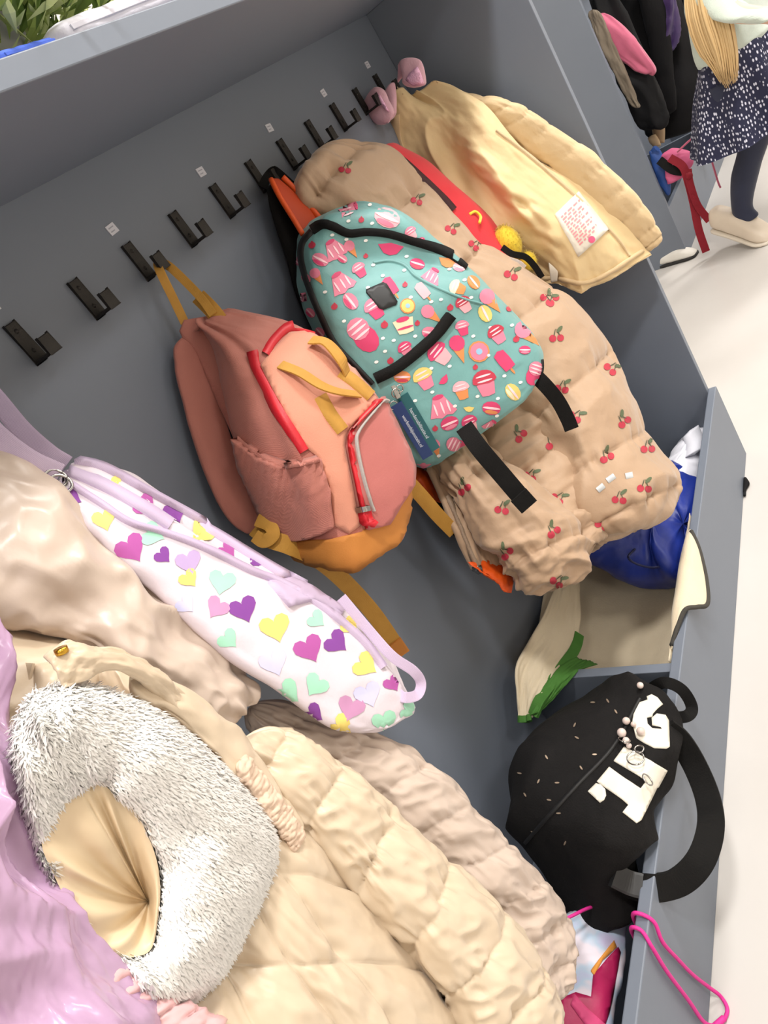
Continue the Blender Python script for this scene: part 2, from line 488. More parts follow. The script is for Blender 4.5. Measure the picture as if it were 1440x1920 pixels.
# hooks
def hook_mesh():
    wd = 0.0075
    prof = [(0, 0), (-0.004, 0), (-0.004, -0.044), (-0.030, -0.044), (-0.030, -0.028), (-0.034, -0.028), (-0.034, -0.048), (0, -0.048)]
    V = [(-wd, y, z) for y, z in prof] + [(wd, y, z) for y, z in prof]; n = len(prof)
    F = [(i, (i + 1) % n, (i + 1) % n + n, i + n) for i in range(n)]
    # end faces as quads: plate, arm, tip
    for o, fl in ((0, False), (n, True)):
        for q in ((0, 1, 2, 7), (2, 3, 6, 7), (3, 4, 5, 6)):
            q = tuple(k + o for k in q); F.append(q[::-1] if fl else q)
    return V, F
hv, hf = hook_mesh()
ords = ['first', 'second', 'third', 'fourth', 'fifth', 'sixth', 'seventh', 'eighth', 'ninth', 'tenth', 'eleventh']
hangs = ['empty, nearest the purple straps', 'empty, beside the salmon backpack hook', 'holding the mustard loop of the salmon backpack', 'empty, just right of the salmon backpack loop', 'empty, between the two loaded hooks',
         'holding the orange-lined black bag', 'behind the cherry jacket hood', 'carrying the cherry jacket', 'empty, above the cherry jacket', 'carrying the pink plush headband', 'in the corner carrying the cream jacket']
HK = [(-0.3, None), (-0.2, None), (-0.1, None)] + [(i * 0.1, i) for i in range(11)]
proto = None
for x, i in HK:
    lab = ('black metal wall hook, %s from the left, %s' % (ords[i], hangs[i])) if i is not None else {-0.3: 'black metal wall hook carrying the fur-hooded coat', -0.2: 'black metal wall hook carrying the blush puffer coat', -0.1: 'black metal wall hook carrying the heart backpack'}[x]
    t = thing('coat_hook', lab, 'hook', (x, 0, 1.18), 'black wall hooks in a row')
    if proto is None:
        a = obj('hook_plate', [(v[0] + x, v[1], v[2] + 1.18) for v in hv], hf, M_black_metal, t, False)
        mbs = MB()
        for zz in (-0.010, -0.034):
            n = 8; V = [(x + 0.0028 * math.cos(k * math.pi / 4), -0.004, 1.18 + zz + 0.0028 * math.sin(k * math.pi / 4)) for k in range(n)] + [(x + 0.0018 * math.cos(k * math.pi / 4), -0.0054, 1.18 + zz + 0.0018 * math.sin(k * math.pi / 4)) for k in range(n)]
            mbs.add(V, [(k, (k + 1) % n, (k + 1) % n + n, k + n) for k in range(n)] + [tuple(range(n, 2 * n))])
        b = mbs.build('screw', M_black_metal, t)
        bv = a.modifiers.new('bevel', 'BEVEL'); bv.width = 0.0009; bv.segments = 2
        proto = (a, b)
    else:
        for p in proto:
            c = p.copy(); COL.objects.link(c); c.parent = t
for k, i in enumerate((0, 2, 4, 6, 8, 10)):
    x = i * 0.1
    V, F = box(x - 0.0075, x + 0.0075, -0.0012, 0.0, 1.196, 1.208)
    V = rot(V, (x, 0, 1.202), [0.05, -0.06, 0.04, 0.1, -0.05, 0.03][k], 'Y')
    t = thing('name_sticker', 'small white name sticker above the %s hook from the left' % ords[i], 'sticker', (x, 0, 1.196), 'white name stickers')
    obj('paper', V, F, M_white, t, False)
    mbp = MB()
    for r in range(2):
        vv, ff = box(x - 0.005, x + 0.004 - 0.002 * r, -0.0015, -0.0011, 1.2035 - 0.0045 * r, 1.2048 - 0.0045 * r); mbp.add(rot(vv, (x, 0, 1.202), [0.05, -0.06, 0.04, 0.1, -0.05, 0.03][k], 'Y'), ff)
    mbp.build('faded_print', mat('faded_ink', (165, 165, 178), 0.7), t, False)

# ------------------------------------------------------------------ shelf-top things
def leafy(name, label, cx, cy, z0, rx, ry, hgt, n, seed):
    rs = np.random.RandomState(seed)
    t = thing(name, label, 'plant', (cx, cy, z0))
    V, F = [], []
    mb = MB()
    for k in range(n):
        a = rs.uniform(0, 2 * math.pi); r = math.sqrt(rs.uniform(0, 1))
        p = Vector((cx + rx * r * math.cos(a), cy + ry * r * math.sin(a), z0 + rs.uniform(0.03, hgt)))
        d = Vector((math.cos(a) * 0.9 + rs.normal(0, .5), math.sin(a) * 0.9 + rs.normal(0, .5), rs.uniform(-0.5, 0.9))).normalized()
        L = rs.uniform(0.035, 0.06)
        if p.z + d.z * L < z0 + 0.03: d.z = abs(d.z)
        wv = d.cross(Vector((rs.normal(), rs.normal(), rs.normal() + 1))).normalized() * L * 0.09; up = d.cross(wv).normalized() * L * 0.06
        mb.add([p, p + d * L * 0.4 - wv, p + d * L * 0.45 + up, p + d * L * 0.4 + wv, p + d * L], [(0, 1, 2), (0, 2, 3), (1, 4, 2), (2, 4, 3)], rs.randint(0, 3))
    ob = mb.build('foliage', [mat('leaf_mid', (176, 194, 104), 0.6, (146, 170, 80), 40), mat('leaf_light', (222, 230, 164), 0.55, (196, 210, 132), 40), mat('leaf_dark', (112, 138, 62), 0.65)], t, False); ob['kind'] = 'stuff'
    mb = MB()
    for k in range(8):
        a = k * 0.785; V, F = sweep([Vector((cx + 0.02 * math.cos(a), cy + 0.02 * math.sin(a), z0 + 0.05)), Vector((cx + rx * .4 * math.cos(a), cy + ry * .4 * math.sin(a), z0 + hgt * .6)), Vector((cx + rx * .8 * math.cos(a), cy + ry * .8 * math.sin(a), z0 + hgt * .85))], circ(0.0015, 5), Vector((0.1, 0.2, 1)))
        mb.add(V, F)
    mb.build('stem', mat('stem_green', (88, 104, 50), 0.7), t)
    mb = MB(); prof = [(0.0, 0.0), (0.035, 0.0), (0.045, 0.065), (0.049, 0.065), (0.049, 0.072), (0.042, 0.072), (0.038, 0.06), (0, 0.06)]
    G = np.array([[(cx + r * math.cos(b), cy + r * math.sin(b), z0 + z) for b in np.linspace(0, 2 * math.pi, 25)[:-1]] for r, z in prof])
    mb.add(G.reshape(-1, 3), gfaces(len(prof), 24, True)); mb.build('pot', mat('pot_white', (222, 220, 214), 0.4), t)
    return t
ZT = ZS + 0.019
leafy('artificial_plant', 'bushy light green artificial plant on top of the cubby shelf', 0.07, -0.15, ZT, 0.15, 0.125, 0.22, 2800, 5)
def cushiony(name, label, cat, c, sx, sy, sz, ang, material, seed, e=3.2):
    C4 = []
    for k in np.linspace(-1, 1, 5):
        C4.append([(k * sx, sy, -sz), (k * sx, -sy, -sz), (k * sx, -sy, sz), (k * sx, sy, sz)])
    R = Matrix.Rotation(ang, 3, 'Z')
    C4 = [[tuple(R @ Vector(p) + Vector(c)) for p in s] for s in C4]
    t = thing(name, label, cat, (c[0], c[1], c[2] - sz))
    s = ring_loft('cloth', C4, material, t, nu=40, nv=40, e=e, capA=0.12, capB=0.12, disp=wrinkle(sz * 0.10, 5, 6, seed))
    ribbon('fold_edge', [tuple_v for tuple_v in [Vector(R @ Vector((x, -sy * 0.99, 0.1 * sz)) + Vector(c)) for x in (-sx * .8, 0, sx * .8)]], sz * 0.35, 0.003, material, t, nrm=Vector((0, -1, 0)))
    return t
cushiony('folded_cloth', 'white folded cloth on the cubby shelf in front of the plant', 'cloth', (0.135, -0.235, ZT + 0.0125), 0.09, 0.035, 0.012, -0.1, mat('white_cotton', (228, 226, 236), 0.85, (214, 212, 226), 30, 0.2, 300), 4)
cushiony('folded_scarf', 'bright blue folded scarf on the shelf edge beneath the plant', 'scarf', (0.005, -0.235, ZT + 0.008), 0.034, 0.03, 0.0075, 0.06, mat('blue_cloth', (76, 108, 210), 0.8, (60, 90, 190), 30, 0.2, 300), 9)
cushiony('paper_bundle', 'pale lilac bundle of paper lying along the shelf edge', 'paper', (0.345, -0.225, ZT + 0.008), 0.11, 0.04, 0.0075, 0.03, mat('lilac_paper', (214, 204, 216), 0.8), 13, e=5)

# ------------------------------------------------------------------ salmon backpack
ZG6 = lambda x, y: (480 + x / 2.483, 280 + y / 2.483)     # coordinates noted on enlarged views of the picture
ZG5 = lambda x, y: (280 + x / 2.667, 460 + y / 2.667)
ZG7 = lambda x, y: (760 + x / 2.571, 500 + y / 2.571)
ZGH = lambda x, y: (x / 1.756, 740 + y / 1.756)
ZGL = lambda x, y: (1080 + x / 6.545, 1280 + y / 6.545)

M_salmon = mat('salmon_canvas', (184, 118, 104), 0.8, (173, 107, 95), 25, 0.25, 700, sheen=0.15, weave=350, crumple=0.25, cscale=22)
M_peach = mat('peach_canvas', (208, 142, 117), 0.8, (198, 132, 108), 25, 0.2, 700, sheen=0.15)
M_rose = mat('rose_canvas', (180, 104, 98), 0.8, (170, 95, 90), 25, 0.2, 700, sheen=0.1)
M_mustard = mat('mustard_webbing', (196, 146, 62), 0.75, (176, 126, 46), 60, 0.35, 500, weave=500)
M_ochre = mat('ochre_canvas', (194, 126, 54), 0.75, (180, 112, 44), 30, 0.2, 600)
M_red = mat('red_tape', (205, 32, 44), 0.5, (186, 20, 34), 40, 0.15, 400)
M_greyzip = mat('grey_zip', (176, 166, 160), 0.5, (150, 142, 138), 300, 0.3, 900)
M_steel = mat('steel', (190, 188, 184), 0.25, (150, 148, 146), 200, metal=1.0)

bp = thing('backpack', 'salmon pink toddler backpack with red zips and ochre base', 'backpack', (0.12, -0.09, 0.70), 'backpacks on the hooks')
def d_salmon(u, v):
    side = np.clip((0.42 - u) / 0.2, 0, 1) * np.clip((u - 0.05) / 0.1, 0, 1)
    fold = 0.013 * np.sin((u * 46 + v * 7)) * np.clip(1 - v * 1.15, 0, 1) * side
    return fold + 0.0022 * fbm(u * 10, v * 9, 3) + 0.006 * np.exp(-((u - 0.5) / 0.16) ** 2) * np.sin(np.pi * np.clip(v, 0, 1))
bpb = quadloft('body', [
    [(348, 618, -.028), (372, 600, -.06), (428, 577, -.075), (405, 576, -.035)],
    [(368, 670, -.028), (445, 640, -.11), (565, 612, -.13), (520, 604, -.05)],
    [(384, 740, -.028), (498, 700, -.145), (640, 660, -.165), (600, 650, -.06)],
    [(412, 830, -.028), (535, 790, -.165), (708, 735, -.19), (660, 720, -.065)],
    [(450, 930, -.028), (590, 895, -.175), (762, 830, -.20), (715, 810, -.07)],
    [(490, 1000, -.03), (640, 985, -.175), (782, 912, -.20), (735, 905, -.07)],
    [(520, 1040, -.035), (655, 1062, -.165), (768, 990, -.19), (725, 985, -.07)],
    [(535, 1050, -.04), (665, 1085, -.155), (758, 1012, -.18), (730, 1000, -.07)]], M_salmon, bp, e=4.2, nu=120, nv=110, capA=0.02, capB=0.10, capP=2.6, disp=d_salmon)
patch('front_panel', bpb, [ZG5(*p) for p in [(590, 560), (700, 440), (820, 430), (900, 480), (1010, 600), (1110, 740), (1150, 760), (985, 930), (972, 1000), (1050, 1400), (1000, 1440), (930, 1400), (900, 1200), (830, 1050), (770, 1000), (620, 720), (560, 600)]], 0.0022, M_peach, bp)
ribbon_on('main_zip', bpb, [ZG5(*p) for p in [(840, 432), (760, 412), (690, 415), (620, 480), (580, 550)]], 8, 0.004, M_red, bp)
ribbon_on('main_zip', bpb, [ZG5(*p) for p in [(520, 535), (530, 600), (580, 700), (650, 830), (720, 940), (775, 1030)]], 10, 0.004, M_red, bp)
fp = patch('front_pocket', bpb, [ZG5(*p) for p in [(1150, 760), (1000, 920), (985, 1000), (1030, 1200), (1080, 1420), (1180, 1395), (1300, 1200), (1305, 1060), (1280, 960), (1230, 850), (1190, 775)]], 0.009, M_rose, bp)
fps = Surf([Vector(v.co) + origin(bp) for v in fp.data.vertices], [tuple(p.vertices) for p in fp.data.polygons])
ribbon_on('pocket_zip_tape', fps, [ZG5(*p) for p in [(1150, 762), (1070, 840), (995, 930), (985, 1010), (1020, 1190), (1060, 1370), (1075, 1420)]], 8, 0.0032, M_red, bp)
ribbon_on('pocket_zip', fps, [ZG5(*p) for p in [(1190, 785), (1165, 785), (1105, 850), (1042, 935), (1034, 1000), (1066, 1160), (1102, 1280), (1120, 1330)]], 1.8, 0.004, M_greyzip, bp)
ribbon_on('zip_pull', fps, [ZG5(*p) for p in [(1072, 1300), (1078, 1330)]], 4.5, 0.009, M_steel, bp, m=5)
ribbon_on('zip_pull_cord', fps, [ZG5(*p) for p in [(1078, 1330), (1090, 1370), (1120, 1395)]], 7, 0.007, M_red, bp)
patch('base_panel', bpb, [ZG5(*p) for p in [(520, 1478), (640, 1480), (760, 1474), (900, 1470), (1060, 1432), (1190, 1340), (1312, 1195), (1325, 1280), (1300, 1380), (1240, 1500), (1120, 1610), (1000, 1650), (860, 1640), (700, 1600), (580, 1550)]], 0.003, M_ochre, bp)
# elastic side pocket with gathers
sp = patch('side_pocket', bpb, [ZG5(*p) for p in [(440, 960), (560, 1050), (680, 1095), (800, 1080), (850, 1070), (900, 1200), (930, 1400), (880, 1440), (760, 1465), (660, 1460), (590, 1400), (520, 1240), (470, 1090)]], 0.010, M_salmon, bp, step=6)
spv = [Vector(v.co) + origin(bp) for v in sp.data.vertices]
sps = Surf(spv, [tuple(p.vertices) for p in sp.data.polygons])
for v, wv in zip(sp.data.vertices, spv):
    d_ = wv - CAM_POS; X = 720 + FOC * d_.dot(CAM_RIGHT) / d_.dot(CAM_FWD); Y = 960 + FOC * d_.dot(CAM_DOWN) / d_.dot(CAM_FWD)
    n = Vector((-0.6, -0.75, 0.2)).normalized()
    g = max(0, 1 - (Y - 865) / 120.0)
    v.co += n * (0.003 * math.sin(X * 0.42 + Y * 0.08) * g + 0.003 * math.sin(X * 0.09) )
ribbon_on('pocket_elastic', sps, [ZG5(*p) for p in [(445, 965), (560, 1055), (680, 1100), (790, 1085), (850, 1072)]], 4, 0.005, M_salmon, bp)
# shoulder strap pad on the wall side
tubeloft('shoulder_strap', [(326, 640, -.02, 372, 612, -.03), (330, 700, -.02, 392, 690, -.03), (352, 790, -.02, 425, 800, -.03), (385, 890, -.02, 455, 890, -.035), (425, 970, -.022, 480, 955, -.04), (470, 1006, -.03, 498, 985, -.045)], M_salmon, bp, thick=0.28, e=3, nu=40, nv=60, capA=.05, capB=.05, disp=wrinkle(0.0012, 6, 10, 5))
# hanging loop
ribbon('hang_loop', [(347, 606, -.032), (325, 560, -.033), (303, 515, -.034), (296, 497, -.026), (303, 494, -.022), (318, 500, -.03), (350, 530, -.045), (378, 560, -.06), (400, 590, -.07)], 0.011, 0.002, M_mustard, bp, m=60)
ribbon('hang_loop_base', [(372, 556, -.05), (396, 580, -.066), (412, 600, -.072)], 0.02, 0.002, M_mustard, bp)
# front carry loops
ribbon_on('front_strap', bpb, [ZG5(*p) for p in [(950, 640), (1020, 690), (1100, 760)]], 11, 0.0045, M_mustard, bp)
ribbon_on('front_strap', bpb, [ZG5(*p) for p in [(850, 760), (900, 850), (960, 930)]], 13, 0.0045, M_mustard, bp)
h1 = [bpb.hit(*ZG5(*p)) for p in [(800, 500), (860, 540), (930, 610), (980, 650)]]
V, F = sweep([p + n * h for (p, n), h in zip(h1, (0.008, 0.016, 0.014, 0.004))], strap_prof(0.02, 0.002), [n for p, n in h1]); obj('front_loop', V, F, M_mustard, bp, False)
h1 = [bpb.hit(*ZG5(*p)) for p in [(655, 605), (740, 670), (830, 740), (920, 765), (1035, 755)]]
V, F = sweep([p + n * h for (p, n), h in zip(h1, (0.003, 0.012, 0.016, 0.014, 0.004))], strap_prof(0.013, 0.002), [(n + Vector((0, 0, .5))).normalized() for p, n in h1]); obj('front_loop', V, F, M_mustard, bp, False)
# lower adjuster straps
ribbon('adjuster_strap', [(478, 990, -.05), (505, 1010, -.07), (540, 1022, -.085), (590, 1045, -.09), (640, 1085, -.085), (700, 1150, -.08), (752, 1225, -.075)], 0.022, 0.002, M_mustard, bp, m=60)
ribbon('strap_knot', [(482, 975, -.06), (505, 985, -.075), (512, 1002, -.08), (495, 1015, -.07), (478, 1005, -.06)], 0.016, 0.003, M_mustard, bp, m=40)
ribbon('strap_end_fold', [(738, 1205, -.078), (754, 1228, -.0765)], 0.024, 0.004, M_ochre, bp, m=4)
ribbon('adjuster_strap', [(762, 900, -.10), (790, 930, -.10), (820, 965, -.10), (852, 998, -.10)], 0.022, 0.002, M_mustard, bp, m=30)

# ------------------------------------------------------------------ orange-lined black bag behind
M_orange = mat('orange_nylon', (226, 88, 18), 0.55, (206, 72, 10), 30, 0.15, 300)
ob = thing('drawstring_bag', 'black drawstring bag with bright orange lining hanging behind the teal backpack', 'bag', (0.45, -0.05, 0.55))
tubeloft('shell', [(498, 345, -.03, 535, 330, -.03), (505, 380, -.03, 600, 385, -.045), (530, 460, -.025, 690, 440, -.045), (580, 600, -.02, 780, 560, -.045), (700, 780, -.02, 860, 740, -.045), (790, 900, -.02, 900, 880, -.045), (870, 1040, -.02, 935, 1030, -.035)], M_blackfab, ob, thick=0.16, nu=48, nv=60, disp=wrinkle(0.002, 6, 8, 4))
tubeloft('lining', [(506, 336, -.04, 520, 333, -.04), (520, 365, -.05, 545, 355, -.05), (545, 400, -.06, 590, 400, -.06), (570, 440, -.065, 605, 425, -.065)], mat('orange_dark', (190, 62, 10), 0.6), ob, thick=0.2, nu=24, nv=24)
tube('lining_edge', [(508, 336, -.05), (525, 370, -.06), (550, 410, -.07), (568, 440, -.075)], 0.004, M_orange, ob)
tube('lining_edge', [(530, 332, -.045), (550, 352, -.05), (575, 380, -.06), (600, 410, -.07)], 0.0045, M_orange, ob)
sheet('lining_corner', [[(880, 1052, -.12), (905, 1050, -.125), (935, 1045, -.13), (962, 1052, -.13)], [(895, 1068, -.125), (920, 1078, -.135), (945, 1080, -.14), (962, 1080, -.135)], [(925, 1082, -.13), (935, 1098, -.135), (947, 1110, -.138), (960, 1112, -.135)]], M_orange, ob, nu=24, nv=24, thick=0.003, disp=folds(0.003, 3, 2, 6))
sheet('lining_fold', [[(772, 872, -.05), (790, 868, -.05), (815, 880, -.05)], [(780, 900, -.055), (800, 905, -.06), (825, 910, -.05)], [(800, 930, -.05), (815, 940, -.05), (835, 945, -.05)]], M_orange, ob, nu=20, nv=20, thick=0.003, disp=folds(0.003, 3, 2, 7))
ribbon('hang_loop', [(492, 352, -.02), (500, 335, -.025), (512, 322, -.03), (522, 326, -.035), (560, 358, -.04), (610, 385, -.05)], 0.014, 0.002, M_blackfab, ob, m=40)

# ------------------------------------------------------------------ teal sweets backpack
M_teal = mat('teal_polyester', (114, 164, 161), 0.55, (102, 150, 149), 18, 0.12, 300, sheen=0.1, crumple=0.3, cscale=16)
tb = thing('backpack', 'teal backpack printed with cupcakes, ice creams and sweets', 'backpack', (0.45, -0.13, 0.66), 'backpacks on the hooks')
def d_teal(u, v):
    fr = np.clip((u - 0.3) / 0.12, 0, 1) * np.clip((0.72 - u) / 0.12, 0, 1)
    sag = -0.028 * np.exp(-((u - 0.56) / 0.085) ** 2) * np.exp(-((v - 0.27) / 0.10) ** 2)
    sag += 0.012 * np.exp(-((u - 0.50) / 0.12) ** 2) * np.exp(-((v - 0.12) / 0.06) ** 2)
    sag += 0.010 * np.exp(-((u - 0.56) / 0.07) ** 2) * np.exp(-((v - 0.45) / 0.07) ** 2)
    return fr * sag + 0.003 * fbm(u * 9, v * 8, 21) + 0.010 * np.exp(-((u - 0.5) / 0.14) ** 2) * np.exp(-((v - 0.68) / 0.24) ** 2)
tbb = quadloft('body', [
    [(588, 412, -.05), (606, 398, -.085), (690, 374, -.14), (650, 372, -.07)],
    [(552, 448, -.035), (584, 430, -.105), (770, 412, -.20), (735, 392, -.08)],
    [(546, 520, -.03), (586, 500, -.115), (850, 470, -.23), (800, 440, -.09)],
    [(560, 600, -.03), (622, 600, -.12), (915, 530, -.25), (860, 500, -.095)],
    [(600, 680, -.03), (680, 700, -.125), (990, 600, -.27), (920, 580, -.13)],
    [(670, 780, -.03), (742, 805, -.125), (1030, 662, -.28), (960, 640, -.15)],
    [(735, 850, -.04), (780, 868, -.115), (1018, 715, -.27), (950, 690, -.15)],
    [(770, 870, -.05), (812, 884, -.11), (1002, 745, -.255), (945, 710, -.15)]], M_teal, tb, e=5, nu=140, nv=120, capA=0.035, capB=0.03, capP=2.4, disp=d_teal)
M_piping = mat('black_piping', (16, 15, 16), 0.6)
ribbon_on('main_zip', tbb, [ZG6(*p) for p in [(262, 380), (310, 352), (360, 362), (430, 392), (520, 385), (620, 395), (720, 425), (830, 460), (900, 490), (985, 545)]], 8, 0.004, M_blackfab, tb, m=60)
ribbon_on('edge_piping', tbb, [ZG6(*p) for p in [(262, 385), (220, 440), (215, 520), (250, 640), (300, 760), (370, 900), (470, 1010), (545, 1090)]], 4, 0.004, M_piping, tb, m=50)
ribbon_on('pocket_zip', tbb, [ZG6(*p) for p in [(555, 1068), (650, 1020), (760, 935), (840, 860), (885, 800), (905, 775)]], 11, 0.006, M_blackfab, tb, m=40)
patch('badge', tbb, [ZG6(*p) for p in [(512, 655), (590, 622), (608, 630), (658, 712), (652, 725), (592, 748), (572, 742), (512, 668)]], 0.0022, mat('badge_rubber', (24, 24, 26), 0.5), tb)
ribbon_on('bottom_piping', tbb, [(1027, 672), (1024, 695), (1000, 740), (940, 800), (880, 852), (835, 880), (795, 880)], 3.2, 0.004, M_piping, tb, m=50)
ribbon_on('zip_flap', tbb, [ZG6(*p) for p in [(545, 530), (620, 520), (690, 540), (740, 590), (830, 640), (950, 690), (1050, 720)]], 2.2, 0.0022, M_teal, tb, m=40)
ribbon('shoulder_strap', [(870, 800, -.19), (900, 842, -.21), (945, 895, -.225), (990, 948, -.24)], 0.026, 0.003, M_blackfab, tb, m=30)
ribbon('strap_hem', [(972, 928, -.2375), (992, 950, -.243)], 0.028, 0.005, M_blackfab, tb, m=4)
ribbon('shoulder_strap', [(985, 690, -.24), (1015, 715, -.26), (1045, 750, -.268), (1064, 785, -.27), (1072, 805, -.27)], 0.022, 0.003, M_blackfab, tb, m=30)
# printed sweets
mcols = [('print_pink', (222, 126, 150)), ('print_hot', (206, 58, 106)), ('print_rose', (240, 168, 176)), ('print_orange', (220, 136, 78)), ('print_yellow', (226, 196, 110)), ('print_white', (240, 236, 232)), ('print_cream', (240, 214, 180)), ('print_red', (188, 52, 74)), ('print_blue', (150, 190, 220)), ('print_stripe', (250, 205, 212))]
PM = [flat(n, c, 0.6) for n, c in mcols]
A0 = -0.58
def put(cx, cy, pts, h, mi): fan(mb, tbb, cx, cy, pts, h, mi)
DOME = [(math.cos(a), math.sin(a) * 0.9) for a in np.linspace(math.pi, 2 * math.pi, 9)] + [(0.8, 0.15), (0.3, 0.25), (-0.3, 0.2), (-0.8, 0.15)]
TRAP = [(-0.85, -0.5), (0, -0.6), (0.85, -0.5), (0.6, 0.6), (0, 0.68), (-0.6, 0.6)]
SKIRT = [(-0.35, -0.75), (0, -0.85), (0.35, -0.75), (0.75, 0.1), (1.0, 0.6), (0.6, 0.8), (0.2, 0.7), (-0.2, 0.85), (-0.6, 0.7), (-1.0, 0.65), (-0.7, 0.0)]
TRI = [(-0.6, -0.6), (0, -0.7), (0.6, -0.6), (0.25, 0.4), (0, 1.1), (-0.25, 0.4)]
RRECT = [(-0.5, -0.8), (0, -1), (0.5, -0.8), (0.55, 0), (0.5, 0.8), (0, 0.85), (-0.5, 0.8), (-0.55, 0)]
def sweet(kind, zx, zy, s, a=None, c=(0, 1, 3)):
    global mb
    if kind != 'dot': mb = MB()
    sweet_(kind, zx, zy, s, a, c)
    if kind != 'dot': mb.build('sweet_print', PM, tb)
def sweet_(kind, zx, zy, s, a, c):
    cx, cy = ZG6(zx, zy); s = s / 2.483; a = A0 if a is None else a
    h = 0.0009
    if kind == 'cup':
        put(*offc(cx, cy, s, a, 0, 0.45), shp(TRAP, s * 0.75, a), h, c[1]); put(*offc(cx, cy, s, a, 0, -0.1), shp(DOME, s * 0.85, a), h + 3e-4, c[0])
        for q in (-0.35, 0.0): put(*offc(cx, cy, s, a, 0, q - 0.1), shp(CIRC, s, a, 0.55, 0.07), h + 6e-4, 9)
    elif kind == 'cone':
        put(*offc(cx, cy, s, a, 0, 0.5), shp(TRI, s * 0.75, a), h, 3); put(*offc(cx, cy, s, a, 0, -0.3), shp(CIRC, s * 0.6, a), h + 3e-4, c[0])
    elif kind == 'jelly':
        put(cx, cy, shp(SKIRT, s, a), h, c[0]); put(*offc(cx, cy, s, a, 0, -0.65), shp(CIRC, s, a, 0.42, 0.16), h + 3e-4, c[1])
        for q in (-0.45, 0.05, 0.5): put(*offc(cx, cy, s, a, q, 0.15), shp(CIRC, s, a, 0.07, 0.45), h + 3e-4, 9)
    elif kind == 'mac':
        put(cx, cy, shp(CIRC, s, a, 1.0, 0.72), h, c[0]); put(cx, cy, shp(CIRC, s, a, 0.95, 0.13), h + 3e-4, 9)
        put(*offc(cx, cy, s, a, 0, 0.4), shp(CIRC, s, a, 0.7, 0.2), h + 3e-4, c[1])
    elif kind == 'donut':
        put(cx, cy, shp(CIRC, s, a), h, 3); put(cx, cy, shp(CIRC, s * 0.84, a), h + 3e-4, c[0]); put(cx, cy, shp(CIRC, s * 0.3, a), h + 6e-4, 8)
    elif kind == 'pop':
        put(*offc(cx, cy, s, a, 0, 0.95), shp(CIRC, s, a, 0.1, 0.4), h, 3); put(cx, cy, shp(RRECT, s * 0.95, a), h + 3e-4, c[0])
    elif kind == 'cake':
        put(cx, cy, shp(TRAP, s, a), h, c[0]); put(*offc(cx, cy, s, a, 0, 0.2), shp(CIRC, s, a, 0.7, 0.1), h + 3e-4, c[1]); put(*offc(cx, cy, s, a, 0, -0.5), shp(CIRC, s, a, 0.55, 0.2), h + 3e-4, 1)
    elif kind == 'berry': put(cx, cy, shp(CIRC, s, a, 1, 0.85), h, 7); put(*offc(cx, cy, s, a, 0.5, -0.7), shp(CIRC, s * 0.3, a), h + 3e-4, 7)
    elif kind == 'dot': put(cx, cy, shp(CIRC, s, a, 1, 0.7), h, 5)
    elif kind == 'sundae':
        put(*offc(cx, cy, s, a, 0, 0.3), shp(CIRC, s, a, 0.62, 0.8), h, 1); put(*offc(cx, cy, s, a, 0, -0.35), shp(CIRC, s, a, 0.6, 0.6), h + 3e-4, 0)
        for q in (-0.6, -0.3, 0.0): put(*offc(cx, cy, s, a, 0, q), shp(CIRC, s, a, 0.5, 0.07), h + 6e-4, 9)
    elif kind == 'wedge': put(cx, cy, shp([(-1, -.3), (0, -.5), (1, -.3), (.5, .35), (0, .5), (-.5, .35)], s, a), h, c[0])
S = sweet
